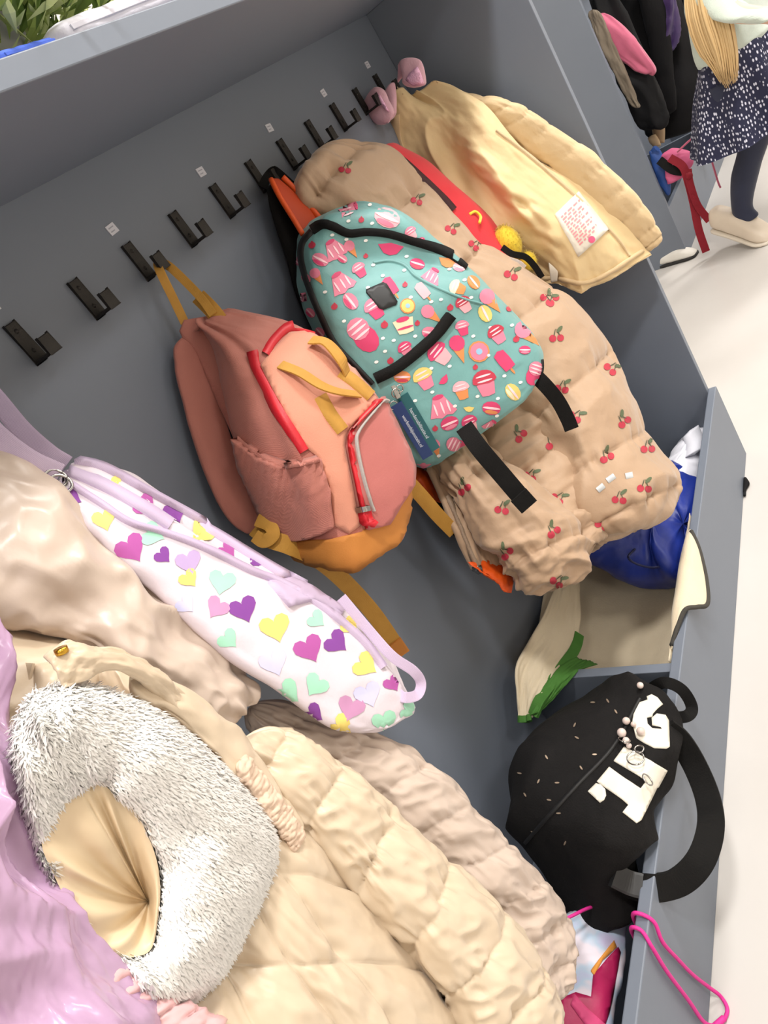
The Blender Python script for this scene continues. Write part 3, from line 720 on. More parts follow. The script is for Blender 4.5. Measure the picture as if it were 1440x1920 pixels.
for a in [('jelly', 430, 275, 55, 1.2), ('mac', 610, 320, 62, 0.4, (2, 0, 3)), ('berry', 490, 330, 14), ('jelly', 365, 465, 58), ('mac', 300, 515, 40, 0.5, (0, 1, 3)), ('mac', 400, 510, 26, 0.6, (0, 1, 3)), ('cone', 440, 460, 42), ('berry', 262, 448, 17),
          ('cone', 283, 588, 40), ('jelly', 395, 620, 62), ('cup', 480, 562, 40), ('berry', 510, 498, 12), ('wedge', 625, 465, 60, 0.1, (1, 1, 3)), ('cup', 720, 390, 34, None, (0, 2, 3)), ('mac', 750, 535, 36, 0.3, (1, 7, 3)), ('jelly', 820, 590, 46, 0.5), ('wedge', 890, 530, 45, 0.3, (3, 3, 3)), ('mac', 945, 550, 30, 0.2, (2, 0, 3)),
          ('mac', 440, 708, 44, 0.9, (0, 1, 3)), ('cup', 550, 740, 55, None, (0, 1, 3)), ('pop', 625, 640, 50, -0.6, (1,)), ('pop', 775, 660, 45, -0.7, (2,)), ('donut', 705, 730, 36, None, (4, 4, 3)), ('cone', 810, 765, 52, -0.9), ('berry', 365, 733, 16), ('berry', 693, 632, 13), ('cup', 935, 645, 42, -1.2, (6, 3, 3)), ('mac', 1012, 620, 36, 0.9, (3, 3, 3)),
          ('sundae', 495, 860, 88, -0.7), ('cake', 690, 820, 58, -0.3, (6, 1, 3)), ('berry', 597, 818, 18), ('berry', 750, 810, 13), ('mac', 810, 855, 40, 0.2, (0, 1, 3)), ('cup', 965, 720, 44, None, (7, 2, 3)), ('cone', 1085, 700, 60, -0.7), ('mac', 1065, 765, 42, 1.1, (4, 4, 3)), ('cup', 695, 930, 42, None, (1, 0, 3)), ('cup', 960, 830, 40, -0.3, (0, 1, 3)),
          ('cup', 850, 950, 62, -0.9, (1, 2, 3)), ('cone', 940, 920, 62, -0.35, (1,)), ('donut', 1037, 942, 50, None, (0,)), ('cup', 1120, 860, 50, None, (7, 0, 3)), ('pop', 1155, 985, 58, -0.7, (1,)), ('cone', 1255, 855, 66, -0.8), ('berry', 1210, 885, 16), ('mac', 1250, 935, 28, 0.0, (1, 0, 3)), ('berry', 1180, 740, 18),
          ('cup', 780, 1065, 58, -0.5, (4, 0, 3)), ('mac', 680, 1060, 40, 0.0, (3, 7, 3)), ('wedge', 875, 1075, 30, -0.9, (1, 1, 3)), ('cup', 955, 1120, 48, -0.3, (2, 3, 3)), ('cup', 1065, 1085, 68, -0.3, (7, 0, 3)), ('mac', 1195, 1130, 44, 0.9, (4, 6, 3)), ('mac', 1095, 1205, 44, 0.1, (1, 3, 3)), ('sundae', 1295, 1040, 56, 0.3), ('wedge', 990, 1210, 26, 0.0, (4, 4, 3)),
          ('jelly', 860, 1195, 66, -0.35), ('mac', 900, 1275, 44, -0.4, (1, 0, 3)), ('cup', 995, 1275, 46, -0.4, (1, 2, 3)), ('berry', 1020, 1323, 14), ('jelly', 1095, 1290, 40, 0.6), ('sundae', 935, 1380, 56, -1.1), ('berry', 833, 1300, 14), ('cone', 835, 1385, 42, -0.3), ('wedge', 780, 1475, 36, 0, (0, 0, 3)), ('berry', 1020, 1015, 13), ('berry', 625, 985, 16), ('berry', 903, 738, 16), ('cup', 770, 430, 22, None, (1, 0, 3))]: S(*a)
DOTS = MB()
for p in [(430, 335), (530, 260), (540, 345), (420, 420), (510, 425), (545, 540), (322, 665), (520, 645), (410, 800), (590, 880), (700, 500), (590, 590), (720, 690), (815, 710), (690, 565), (900, 560), (970, 610), (1000, 690), (740, 870), (815, 1020), (900, 1010), (1010, 870), (1090, 830), (1080, 960), (1155, 1055), (820, 1130), (740, 1170), (925, 1195), (1030, 1150), (1125, 1160), (1230, 1085), (945, 1310), (1035, 1380), (850, 1425), (1120, 1240), (690, 1000), (600, 940), (1190, 820), (355, 400), (860, 700), (640, 890), (560, 990)]: fan(DOTS, tbb, *ZG6(*p), shp(CIRC, 4, -0.3, 1, 0.7), 0.0009, 5)
for p in [(235, 600), (205, 690), (255, 760), (300, 850), (190, 520), (330, 930), (400, 1010)]: S('mac', p[0], p[1], 26, 0.8, (0, 1, 3))
o = DOTS.build('dot_print', PM, tb); o['kind'] = 'stuff'
# two plastic tags clipped to the pocket zip
M_tag1 = mat('tag_navy', (22, 52, 108), 0.35); M_tag2 = mat('tag_teal', (24, 92, 98), 0.35)
def text_mesh(body, size, parent, material, M4, name='lettering'):
    cu = bpy.data.curves.new('txt', 'FONT'); cu.body = body; cu.size = size; cu.align_x = 'CENTER'; cu.align_y = 'CENTER'; cu.extrude = 0.0002
    to = bpy.data.objects.new('txt', cu); COL.objects.link(to)
    dg = bpy.context.evaluated_depsgraph_get(); me = bpy.data.meshes.new_from_object(to.evaluated_get(dg))
    V = [M4 @ v.co for v in me.vertices]; F = [tuple(p.vertices) for p in me.polygons]
    bpy.data.objects.remove(to); bpy.data.curves.remove(cu); bpy.data.meshes.remove(me)
    return obj(name, V, F, material, parent, False)
def tagplate(name, a, b, wd, material, parent, txt, lift):
    (p0, n0), (p1, n1) = tbb.hit(*a), tbb.hit(*b)
    n = (n0 + n1).normalized(); p0 = p0 + n * lift; p1 = p1 + n * lift
    V, F = sweep([p0, p1], strap_prof(wd, 0.002), n, 2); tg = obj(name, V, F, material, parent, False)
    d = (p1 - p0).normalized(); s = n.cross(d).normalized(); n = d.cross(s)
    M4 = Matrix((d, s, n)).transposed().to_4x4(); M4.translation = (p0 + p1) / 2 + n * 0.0013
    text_mesh(txt, wd * 0.42, tg, flat('tag_ink', (206, 214, 224)), M4)
    return tg
key = thing('key_tag', 'navy and teal plastic key tags clipped to the teal backpack pocket zip', 'tag', tbb.hit(775, 790)[0])
tagplate('teal_tag', (752, 738), (812, 840), 0.017, M_tag2, key, 'handenabilitatie.nl', 0.009)
tagplate('navy_tag', (740, 752), (799, 850), 0.017, M_tag1, key, 'werkenbijunstein.nl', 0.014)
for q, rr in (((741, 735), 0.006), ((738, 757), 0.006), ((747, 727), 0.005)):
    p, n = tbb.hit(*q); p = p + n * 0.014
    V = []; 
    pts = [p + (Vector((0.4, -0.3, -0.8)).normalized() * math.cos(a) + n.cross(Vector((0.4, -0.3, -0.8))).normalized() * math.sin(a)) * rr for a in np.linspace(0, 2 * math.pi, 17)]
    V, F = sweep(pts, circ(0.0011, 6), n, 32); obj('ring', V, F, M_steel, key)
ribbon('clip', [tbb.hit(735, 722)[0] + tbb.hit(735, 722)[1] * 0.012, tbb.hit(746, 745)[0] + tbb.hit(746, 745)[1] * 0.015], 0.006, 0.004, M_steel, key, m=3)
# ------------------------------------------------------------------ cherry puffer jacket
M_tan = mat('tan_cotton_puffer', (176, 147, 120), 0.66, (167, 138, 111), 20, 0.15, 260, sheen=0.2, crumple=0.4, cscale=17)
cj = thing('puffer_jacket', 'tan puffer jacket printed with red cherries hanging under the teal backpack', 'jacket', (0.62, -0.2, 0.26), 'coats on the hooks')
def d_tan(n, amp, seed, ph=0.0, slant=0.05):
    p = puffer(n, amp, 0.75, ph, seed, 0.004, slant)
    return lambda u, v: p(u, v) + 0.003 * ridge(u * 12 + v * 3, v * 16, seed + 33) + 0.011 * ridge(u * 5 + v * 4, v * 7 - u * 3, seed + 31) * (0.3 + 0.7 * v)
cjA = tubeloft('sleeve', [(556, 330, -.06, 606, 274, -.05, .3), (600, 390, -.07, 715, 292, -.062, .3), (690, 450, -.082, 788, 355, -.075, .3), (780, 520, -.098, 868, 445, -.09, .32), (850, 590, -.118, 950, 514, -.11, .36), (910, 665, -.145, 1045, 586, -.14, .4),
   (985, 752, -.178, 1105, 680, -.172, .46), (1045, 832, -.212, 1146, 780, -.205, .5), (1088, 912, -.24, 1198, 876, -.237, .5), (1132, 972, -.262, 1232, 938, -.262, .5), (1165, 1000, -.27, 1222, 982, -.27, .45)], M_tan, cj, nu=140, nv=240, capA=.03, capB=.05, disp=d_tan(7.2, 0.013, 41, 0.55))
cjB = tubeloft('body', [(840, 760, -.08, 975, 695, -.09), (895, 832, -.105, 1022, 775, -.115), (948, 905, -.138, 1070, 842, -.148), (1000, 968, -.172, 1112, 908, -.182), (1055, 1015, -.205, 1158, 968, -.215), (1085, 1032, -.218, 1150, 1005, -.228)], M_tan, cj, thick=.55, nu=120, nv=160, capA=.05, capB=.07, disp=d_tan(3.4, 0.012, 47, 0.6))
cjC = tubeloft('sleeve', [(790, 800, -.085, 850, 785, -.09), (838, 880, -.115, 908, 852, -.12), (885, 952, -.15, 972, 922, -.158), (942, 1020, -.178, 1046, 988, -.186), (988, 1070, -.196, 1080, 1045, -.204), (1022, 1104, -.204, 1068, 1092, -.209)], M_tan, cj, thick=.6, nu=120, nv=150, capA=.05, capB=.10, disp=d_tan(2.3, 0.012, 53, 0.35))
cjD = sheet('front_flap', [[(780, 840, -.075), (820, 830, -.08), (880, 830, -.085)], [(815, 920, -.085), (850, 905, -.095), (910, 900, -.10)], [(845, 990, -.10), (885, 985, -.115), (945, 975, -.12)], [(885, 1068, -.11), (915, 1075, -.125), (950, 1060, -.13)]], M_tan, cj, nu=50, nv=70, thick=0.012, disp=folds(0.008, 4, 3, 12))
ribbon_on('zip', cjD, [(838, 930), (862, 985), (885, 1040), (897, 1066)], 4, 0.004, mat('tan_zip', (160, 136, 112), 0.5, (120, 100, 84), 400, 0.4, 900), cj)
ribbon_on('zip_pull', cjD, [(893, 1060), (899, 1076)], 3.5, 0.007, M_steel, cj, m=4)
M_silv = mat('reflective_silver', (196, 198, 198), 0.35, (176, 178, 180), 90)
for q in ([(1120, 920), (1132, 910)], [(1138, 902), (1152, 892)], [(1172, 893), (1186, 890)]): ribbon_on('reflective_strip', cjA, q, 6, 0.0012, M_silv, cj, m=10)
M_ch = [flat('cherry_red', (176, 42, 62)), flat('cherry_stem', (70, 72, 50)), flat('cherry_leaf', (84, 96, 66))]
chA = [ZG6(*p) for p in [(415, 85), (750, 230), (910, 365), (1020, 440), (1190, 575), (1360, 690)]] + [ZG7(*p) for p in [(700, 155), (725, 330), (995, 485), (755, 575), (825, 715), (1045, 740), (1165, 865), (965, 910), (1150, 1055), (1030, 1110)]]
chB = [ZG7(*p) for p in [(545, 810), (700, 845), (845, 915), (740, 1110), (950, 1235), (895, 1045), (605, 1000)]]
chC = [ZG7(*p) for p in [(275, 1065), (465, 1160), (705, 1270), (480, 1375), (735, 1510)]]
rs = random.Random(5)
for sf, L in ((cjA, chA), (cjB, chB), (cjC, chC)):
    for (x, y) in L:
        if not sf.sees(x, y): continue
        mb = MB()
        a = rs.uniform(-1.2, 0.6); s = 13 if y > 480 else 11
        for ox, oy, r in ((-0.62, 0.3, 0.52), (0.45, 0.62, 0.5)): fan(mb, sf, *offc(x, y, s, a, ox, oy), shp(CIRC, s * r, a), 0.0010, 0)
        for ox, oy, aa in ((-0.1, -0.35, 0.55), (0.42, -0.2, -0.15)): fan(mb, sf, *offc(x, y, s, a, ox, oy), shp(CIRC, s, a + aa, 0.07, 0.6), 0.0011, 1)
        fan(mb, sf, *offc(x, y, s, a, 0.75, -0.6), shp(CIRC, s, a - 0.5, 0.6, 0.26), 0.0012, 2)
        mb.build('cherry_print', M_ch, cj)

# ------------------------------------------------------------------ red backpack edge and yellow plush
rd = thing('backpack', 'narrow edge of a red backpack squeezed behind the cherry jacket', 'backpack', (0.85, -0.1, 0.75), 'backpacks on the hooks')
M_redfab = mat('red_softshell', (222, 44, 58), 0.65, (208, 34, 48), 25, 0.15, 300, sheen=0.2)
rdb = tubeloft('body', [(650, 320, -.030, 716, 270, -.03), (700, 380, -.035, 782, 308, -.04), (770, 430, -.045, 855, 372, -.05), (840, 490, -.058, 918, 428, -.063), (890, 540, -.072, 968, 486, -.077), (920, 560, -.08, 975, 512, -.085)], M_redfab, rd, thick=.45, nu=60, nv=80, capA=.05, capB=.05, disp=wrinkle(0.0015, 5, 8, 14))
ribbon_on('zip', rdb, [(702, 280), (745, 296), (790, 334), (830, 372), (850, 394)], 6, 0.004, mat('maroon_zip', (62, 18, 30), 0.6, (40, 12, 20), 200), rd, m=30)
tube('zip_cord', [(845, 380, -.075), (860, 386, -.08), (873, 392, -.085)], 0.0016, mat('maroon_cord', (112, 30, 44), 0.7), rd)
ribbon('strap', [(942, 464, -.13), (960, 476, -.145), (985, 482, -.16), (1003, 500, -.165), (1016, 520, -.165)], 0.012, 0.003, M_blackfab, rd, m=30)
ribbon('buckle', [(955, 488, -.15), (972, 494, -.156), (982, 502, -.158)], 0.012, 0.005, mat('clear_plastic', (206, 196, 190), 0.3), rd, m=12)
M_yel = mat('yellow_plush', (240, 214, 74), 0.9, (226, 194, 52), 60, 0.3, 400, sheen=0.4)
yp = thing('plush_charm', 'fluffy yellow plush charm dangling beside the red backpack', 'plush', PY(955, 470, -.12))
def blob(name, c, r, material, parent, sq=(1, 1, 1), seed=1, nz=0.08, fuzz=0, fl=0.006, fmat=None):
    n, k = 20, 14
    G = []
    for j in range(k):
        th = math.pi * (j + 0.5) / k
        G.append([(math.sin(th) * math.cos(2 * math.pi * i / n), math.sin(th) * math.sin(2 * math.pi * i / n), math.cos(th)) for i in range(n)])
    G = np.array(G); N = G.copy()
    rr = 1 + nz * vn(G[..., 0] * 2.5 + 7, G[..., 1] * 2.5 + G[..., 2] * 2.2, seed)
    P = G * rr[..., None] * np.array(sq) * r + np.array(tuple(c))
    F = gfaces(k, n, True, True) + [tuple(range(n)), tuple(range((k - 1) * n, k * n))[::-1]]
    o = obj(name, P.reshape(-1, 3), F, material, parent)
    if fuzz:
        T = np.tile(np.array([[0.1, -0.1, -1.0]]), (n * k, 1)); 
        Q = P.reshape(-1, 3); NN = N.reshape(-1, 3)
        rs_ = np.random.RandomState(seed); a, b = rs_.randint(0, n * k, 4000), None
        # jittered samples between neighbouring vertices
        nb = (a + 1) % (n * k); w_ = rs_.rand(4000, 1)
        ok = np.linalg.norm(Q[a] - Q[nb], axis=1) < r * 1.2
        a, nb, w_ = a[ok], nb[ok], w_[ok]
        fur('fluff', Q[a] * w_ + Q[nb] * (1 - w_), NN[a], np.tile(np.array([[0.1, -0.1, -1.0]]), (len(a), 1)), fuzz, fl, 0.0006, fmat or material, parent, seed, 0.6, 0.75)
    return o
blob('head', PY(952, 456, -.12), 0.026, M_yel, yp, (1, 1, 1.35), 3, 0.06, 1500, 0.006)
blob('body', PY(990, 490, -.135), 0.018, M_yel, yp, (1, 1, 1.1), 4, 0.06, 900, 0.006)
blob('foot', PY(960, 498, -.135), 0.011, M_yel, yp, (1.6, 1, 1), 6, 0.06, 400, 0.005)
tube('hang_cord', [(880, 402, -.10), (891, 397, -.105), (901, 406, -.11), (899, 418, -.112)], 0.0028, M_yel, yp)

# ------------------------------------------------------------------ cream jacket, lining outwards
M_cream = mat('cream_lining', (222, 196, 150), 0.6, (214, 187, 139), 18, 0.15, 200, sheen=0.2, crumple=0.4, cscale=14)
M_creams = mat('cream_shell', (210, 184, 144), 0.7, (200, 173, 133), 18, 0.2, 240, sheen=0.2, crumple=0.4, cscale=20)
yj = thing('jacket', 'cream yellow jacket turned to its lining with a white care label', 'jacket', (1.0, -0.18, 0.60), 'coats on the hooks')
def d_cream(u, v):
    b = 0.026 * np.sin(u * 11 + 1.2 * vn(u * 2, v * 2, 61) + v * 2) * np.clip(1.1 - v, 0.2, 1)
    b += 0.022 * ridge(u * 4.5 + v * 1.2, v * 2.4, 66) * np.exp(-((u - 0.42) / 0.25) ** 2)
    b += 0.034 * np.exp(-((u - 0.5) / 0.07) ** 2) * np.exp(-((v - 0.52) / 0.16) ** 2) * (1 + 0.8 * vn(u * 20, v * 26, 70))
    return b * 0.8 + 0.003 * fbm(u * 10, v * 9, 63)
yjb = sheet('lining', [
    [(738, 205, 1.00), (748, 172, 1.00), (772, 163, 1.01), (805, 172, 1.02), (850, 185, 1.03)],
    [(736, 240, .99), (775, 215, .985), (830, 208, .99), (890, 212, 1.01), (930, 235, 1.03)],
    [(752, 300, .97), (810, 285, .96), (880, 280, .965), (960, 285, .99), (1010, 285, 1.03)],
    [(820, 380, .95), (880, 370, .94), (960, 365, .95), (1040, 360, .98), (1100, 345, 1.03)],
    [(900, 460, .94), (955, 455, .93), (1040, 450, .94), (1110, 440, .97), (1170, 415, 1.03)],
    [(985, 525, .95), (1030, 520, .94), (1085, 525, .945), (1140, 505, .97), (1215, 468, 1.03)],
    [(1010, 535, .95), (1045, 530, .945), (1095, 540, .95), (1150, 522, .975), (1222, 478, 1.03)]], M_cream, yj, mode='X', nu=130, nv=130, thick=0.006, disp=d_cream)
tubeloft('front_edge', [(800, 170, 1.04, 850, 178, 1.04), (905, 215, 1.045, 950, 188, 1.045), (955, 262, 1.05, 1015, 225, 1.05), (1045, 335, 1.05, 1110, 288, 1.05), (1125, 405, 1.05, 1185, 358, 1.05), (1185, 462, 1.05, 1232, 425, 1.05), (1205, 480, 1.05, 1240, 455, 1.05)], M_creams, yj, mode='X', thick=.5, nu=60, nv=120, capA=.03, capB=.03, disp=puffer(11, 0.005, 0.5, 0, 73, 0.002))
ribbon_on('placket', yjb, [(740, 215), (746, 270), (770, 310), (790, 340)], 9, 0.004, M_creams, yj, m=20)
ribbon_on('hem', yjb, [(1005, 522), (1045, 522), (1095, 530), (1140, 512), (1205, 470)], 4, 0.004, M_creams, yj, m=30)
ribbon_on('facing_seam', yjb, [(930, 245), (1000, 300), (1080, 370), (1150, 440), (1180, 480)], 2, 0.004, M_creams, yj, m=30)
cl = patch('care_label', yjb, [(1040, 402), (1083, 361), (1140, 431), (1083, 481)], 0.004, mat('label_white', (236, 228, 214), 0.7), yj)
cls = Surf([Vector(v.co) + origin(yj) for v in cl.data.vertices], [tuple(p.vertices) for p in cl.data.polygons])
mb = MB()
a_ = Vector((43, -41)); b_ = Vector((50, 75)); o_ = Vector((1043, 404))
for i in range(12):
    t0 = 0.10 + i * 0.062; x0 = 0.08; x1 = [.9, .6, .85, .9, .7, .9, .55, .9, .85, .6, .9, .75][i]
    x = x0
    while x < x1:
        x2 = min(x1, x + rs.uniform(0.08, 0.2)); c = o_ + a_ * ((x + x2) / 2) + b_ * t0; hx = a_ * (x2 - x) * 0.42; hy = b_ * 0.016
        fan(mb, cls, c.x, c.y, [(hx.x + hy.x, hx.y + hy.y), (hx.x - hy.x, hx.y - hy.y), (-hx.x - hy.x, -hx.y - hy.y), (-hx.x + hy.x, -hx.y + hy.y)], 0.0009, 0, rings=(1.0,)); x = x2 + 0.04
fan(mb, cls, 1109, 449, shp(CIRC, 6.5, 0), 0.0010, 1)
mb.build('label_print', [flat('label_pink', (236, 150, 158)), flat('label_hotpink', (240, 92, 130))], cl)
sheet('inner_tab', [[(1028, 488, .935), (1042, 490, .935)], [(1030, 505, .93), (1046, 508, .93)], [(1033, 530, .935), (1045, 527, .935)]], mat('label_white', (236, 228, 214), 0.7), yj, mode='X', nu=10, nv=14, thick=0.002)
tube('hang_loop', [(735, 158, 1.0), (745, 165, .995), (756, 178, .985)], 0.002, M_creams, yj, mode='X')

# pink plush headband on the corner hooks
M_pinkpl = mat('pink_plush', (222, 178, 190), 0.9, (208, 160, 174), 60, 0.4, 300, sheen=0.5)
M_glit = mat('pink_sequin', (230, 160, 196), 0.3, (250, 206, 232), 420, 0.6, 500, metal=0.35)
ph = thing('plush_headband', 'pale pink plush animal-ear headband with glitter ears on the corner hook', 'headband', PX(740, 200, .95))
def ear(secs, gl):
    e_ = tubeloft('ear', secs, M_pinkpl, ph, mode='X', thick=.45, nu=36, nv=30, capA=.2, capB=.2, disp=wrinkle(0.002, 4, 4, 8))
    patch('ear_glitter', e_, gl, 0.003, M_glit, ph, step=7)
ear([(742, 160, .97, 752, 150, .97), (745, 140, .97, 775, 125, .97), (748, 120, .96, 792, 118, .96), (755, 145, .95, 798, 150, .95), (752, 165, .95, 800, 165, .95)], [(768, 138), (783, 125), (790, 140), (795, 158), (775, 160), (762, 150)])
ear([(685, 180, .92, 705, 158, .92), (684, 200, .92, 722, 175, .92), (695, 222, .91, 735, 200, .91), (715, 240, .90, 740, 222, .90)], [(706, 172), (714, 180), (730, 210), (722, 205), (710, 188)])
tubeloft('band', [(722, 175, .96, 738, 150, .96), (726, 195, .95, 742, 178, .95), (728, 230, .93, 742, 215, .93)], M_pinkpl, ph, mode='X', thick=.6, nu=28, nv=28, capA=.1, capB=.1)

# ------------------------------------------------------------------ heart backpack
M_hw = mat('white_print_fabric', (218, 208, 215), 0.6, (212, 198, 208), 10, 0.12, 260, sheen=0.1, crumple=0.2, cscale=14)
M_lav = mat('lavender_fabric', (196, 178, 202), 0.65, (186, 166, 194), 30, 0.2, 400, weave=300)
hb = thing('backpack', 'white backpack with purple, yellow and mint hearts and lavender trim', 'backpack', (-0.08, -0.17, 0.6), 'backpacks on the hooks')
def d_heart(u, v): return 0.004 * fbm(u * 7, v * 6, 83) + 0.005 * ridge(u * 5, v * 3, 84) * np.clip(0.5 - v, 0, 1) + 0.008 * np.sin(np.pi * np.clip((u - .25) * 2, 0, 1)) * np.sin(np.pi * v)
hbb = quadloft('body', [
    [(125, 905, -.13), (92, 905, -.16), (128, 862, -.155), (160, 858, -.12)],
    [(170, 950, -.125), (130, 965, -.17), (215, 900, -.165), (235, 886, -.12)],
    [(250, 1010, -.125), (200, 1035, -.185), (320, 975, -.18), (340, 940, -.12)],
    [(350, 1100, -.135), (300, 1135, -.20), (450, 1060, -.195), (470, 1025, -.13)],
    [(470, 1190, -.15), (415, 1240, -.22), (590, 1140, -.21), (600, 1108, -.145)],
    [(590, 1280, -.165), (530, 1325, -.23), (700, 1215, -.22), (690, 1170, -.16)],
    [(680, 1340, -.175), (630, 1378, -.235), (762, 1290, -.225), (735, 1240, -.165)],
    [(740, 1360, -.18), (720, 1380, -.235), (792, 1335, -.225), (765, 1300, -.17)]], M_hw, hb, e=4, nu=120, nv=120, capA=.03, capB=.03, capP=2.3, disp=d_heart)
ribbon_on('zip', hbb, [ZGH(*p) for p in [(235, 300), (330, 360), (420, 420), (520, 450), (620, 485), (720, 530), (820, 580), (900, 610), (980, 650), (1060, 700), (1140, 765), (1200, 820), (1260, 900)]], 5, 0.004, M_lav, hb, m=80)
ribbon_on('trim', hbb, [ZGH(*p) for p in [(200, 240), (300, 280), (400, 330), (500, 390), (560, 430)]], 11, 0.003, M_lav, hb, m=50)
ribbon_on('edge_piping', hbb, [ZGH(*p) for p in [(190, 215), (330, 240), (480, 320), (700, 440), (900, 560), (1050, 640), (1140, 690)]], 4, 0.005, M_lav, hb, m=60)
patch('side_triangle', hbb, [ZGH(*p) for p in [(880, 620), (960, 610), (1080, 660), (1145, 690), (1120, 730), (1030, 680), (950, 700)]], 0.004, M_lav, hb)
ribbon('handle_loop', [(640, 1120, -.20), (690, 1180, -.215), (735, 1230, -.23), (775, 1258, -.24), (789, 1280, -.24), (783, 1302, -.238), (760, 1308, -.235), (745, 1300, -.225)], 0.011, 0.003, M_lav, hb, m=70)
ribbon('shoulder_strap', [(-70, 680, -.07), (-10, 745, -.09), (40, 805, -.115), (90, 850, -.135), (125, 872, -.14)], 0.017, 0.003, M_lav, hb, m=50)
ribbon('shoulder_strap', [(-110, 715, -.10), (-50, 778, -.125), (0, 828, -.14), (55, 868, -.15), (110, 893, -.155)], 0.022, 0.003, M_lav, hb, m=50)
tubeloft('hang_loop', [(-75, 640, -.025, -60, 640, -.03), (-82, 660, -.05, -60, 668, -.05), (-90, 690, -.09, -65, 685, -.08)], M_lav, hb, thick=.4, nu=16, nv=20)
for q in ((108, 905), (116, 912)):
    p, n = hbb.hit(*q); tube('metal_ring', [p + n * .004 + Vector((.008 * math.cos(a), .004 * math.sin(a), .008 * math.sin(a))) for a in np.linspace(0, 6.28, 12)], 0.0013, M_steel, hb)
HC = [('h_purple', (130, 62, 150)), ('h_magenta', (176, 82, 158)), ('h_yellow', (236, 212, 116)), ('h_mint', (164, 220, 192)), ('h_lilac', (186, 160, 204)), ('h_peri', (202, 200, 236)), ('h_mauve', (196, 140, 180))]
HM = [flat(*c) for c in HC]
HEART = []
for t_ in np.linspace(0, 2 * math.pi, 19)[:-1]: HEART.append((16 * math.sin(t_) ** 3 / 16.0, -(13 * math.cos(t_) - 5 * math.cos(2 * t_) - 2 * math.cos(3 * t_) - math.cos(4 * t_)) / 16.0))
mb = MB()
for i, (x, y, s, c, a) in enumerate([(235, 342, 34, 0, -1.2), (370, 300, 34, 2, -.5), (342, 410, 40, 2, -.3), (430, 505, 52, 1, -.6), (475, 365, 40, 1, -.8), (500, 460, 42, 3, -1.2), (575, 385, 40, 0, -.4), (535, 530, 30, 0, -.8), (620, 550, 44, 4, -.3), (665, 450, 44, 2, .8), (620, 605, 34, 2, -.7), (745, 515, 36, 1, -.8), (730, 615, 46, 3, .2), (855, 540, 34, 0, -.9), (610, 690, 34, 5, -.8), (715, 700, 40, 6, .6), (800, 705, 48, 0, -.4), (925, 600, 34, 2, -1.0), (905, 765, 52, 2, -.3), (750, 805, 36, 3, -.8), (1015, 835, 50, 1, -.5), (1105, 815, 42, 0, -.9), (900, 880, 48, 5, -.4), (1040, 740, 32, 3, -.9), (1150, 760, 32, 2, -.9), (1200, 890, 44, 2, -1.0), (1040, 955, 42, 3, .6), (945, 980, 46, 3, -.9), (1210, 985, 46, 5, -.4), (1155, 1030, 46, 6, .3), (1030, 1050, 36, 0, -1), (1265, 1075, 42, 3, -.3), (1120, 1095, 46, 2, -.9), (1345, 1040, 34, 3, -1.2), (1290, 950, 30, 1, -.6)]):
    cx, cy = ZGH(x, y)
    mb = MB()
    if hbb.sees(cx, cy):
        fan(mb, hbb, cx, cy, shp(HEART, s / 1.756 * 1.0, a), 0.0006, 0, rings=(0.35, 0.7, 1.0))
        mb.build('heart_print', HM[c], hb)
# ------------------------------------------------------------------ blush puffer coat (behind) and fur-hooded cream coat
M_blush = mat('blush_nylon', (198, 180, 166), 0.36, (190, 171, 157), 14, 0.1, 120, sheen=0.1, crumple=0.35, cscale=16)
M_creamc = mat('cream_nylon', (210, 191, 166), 0.36, (202, 182, 156), 14, 0.1, 120, sheen=0.1, crumple=0.35, cscale=16)
M_satin = mat('beige_satin', (224, 203, 170), 0.4, (214, 191, 156), 14, 0.1, 80, crumple=0.4, cscale=16)
M_furbase = mat('fur_base', (250, 249, 245), 0.95)
M_fur = mat('white_fur', (252, 251, 248), 0.9, (249, 247, 243), 200)
M_fuzz = mat('pink_fuzz', (222, 196, 174), 0.7, (214, 186, 162), 90)
M_gold = mat('gold_snap', (206, 160, 60), 0.25, metal=1.0)
bc = thing('puffer_coat', 'blush beige puffer coat hanging behind the fur-hooded coat', 'coat', (-0.2, -0.17, 0.35), 'coats on the hooks')
dl = lambda u, v: 0.006 * fbm(u * 6, v * 5, 91) + 0.007 * ridge(u * 4 + v * 6, v * 7 - u * 5, 95) + 0.002 * ridge(u * 18, v * 14, 96)
tubeloft('shoulder', [(-200, 1080, -.13, -150, 800, -.09), (-60, 1120, -.155, -10, 862, -.125), (60, 1165, -.175, 120, 935, -.15), (180, 1215, -.19, 240, 1035, -.17), (280, 1270, -.20, 345, 1150, -.182), (370, 1320, -.205, 425, 1240, -.19), (430, 1355, -.205, 485, 1300, -.195)], M_blush, bc, thick=.42, nu=120, nv=120, capA=.05, capB=.07, disp=dl)
bcs = tubeloft('sleeve', [(440, 1345, -.165, 500, 1303, -.165), (545, 1410, -.18, 645, 1365, -.18), (650, 1480, -.195, 775, 1425, -.195), (750, 1560, -.21, 882, 1525, -.21), (850, 1650, -.225, 965, 1620, -.225), (930, 1740, -.235, 1038, 1700, -.235), (975, 1830, -.245, 1058, 1795, -.245), (1000, 1900, -.25, 1052, 1865, -.25)], M_blush, bc, thick=.5, nu=110, nv=220, capA=.06, capB=.05, disp=lambda u, v: puffer(9, 0.006, 0.7, 0.2, 97, 0.003, 0.1)(u, v) + 0.002 * ridge(u * 24, v * 34, 99) + 0.004 * ridge(u * 8, v * 16, 98) * np.clip(v * 1.5, 0, 1))
tubeloft('collar', [(-150, 820, -.045, -110, 780, -.045), (-170, 880, -.06, -60, 830, -.07), (-190, 960, -.08, -30, 880, -.09)], M_blush, bc, thick=.35, nu=40, nv=30)
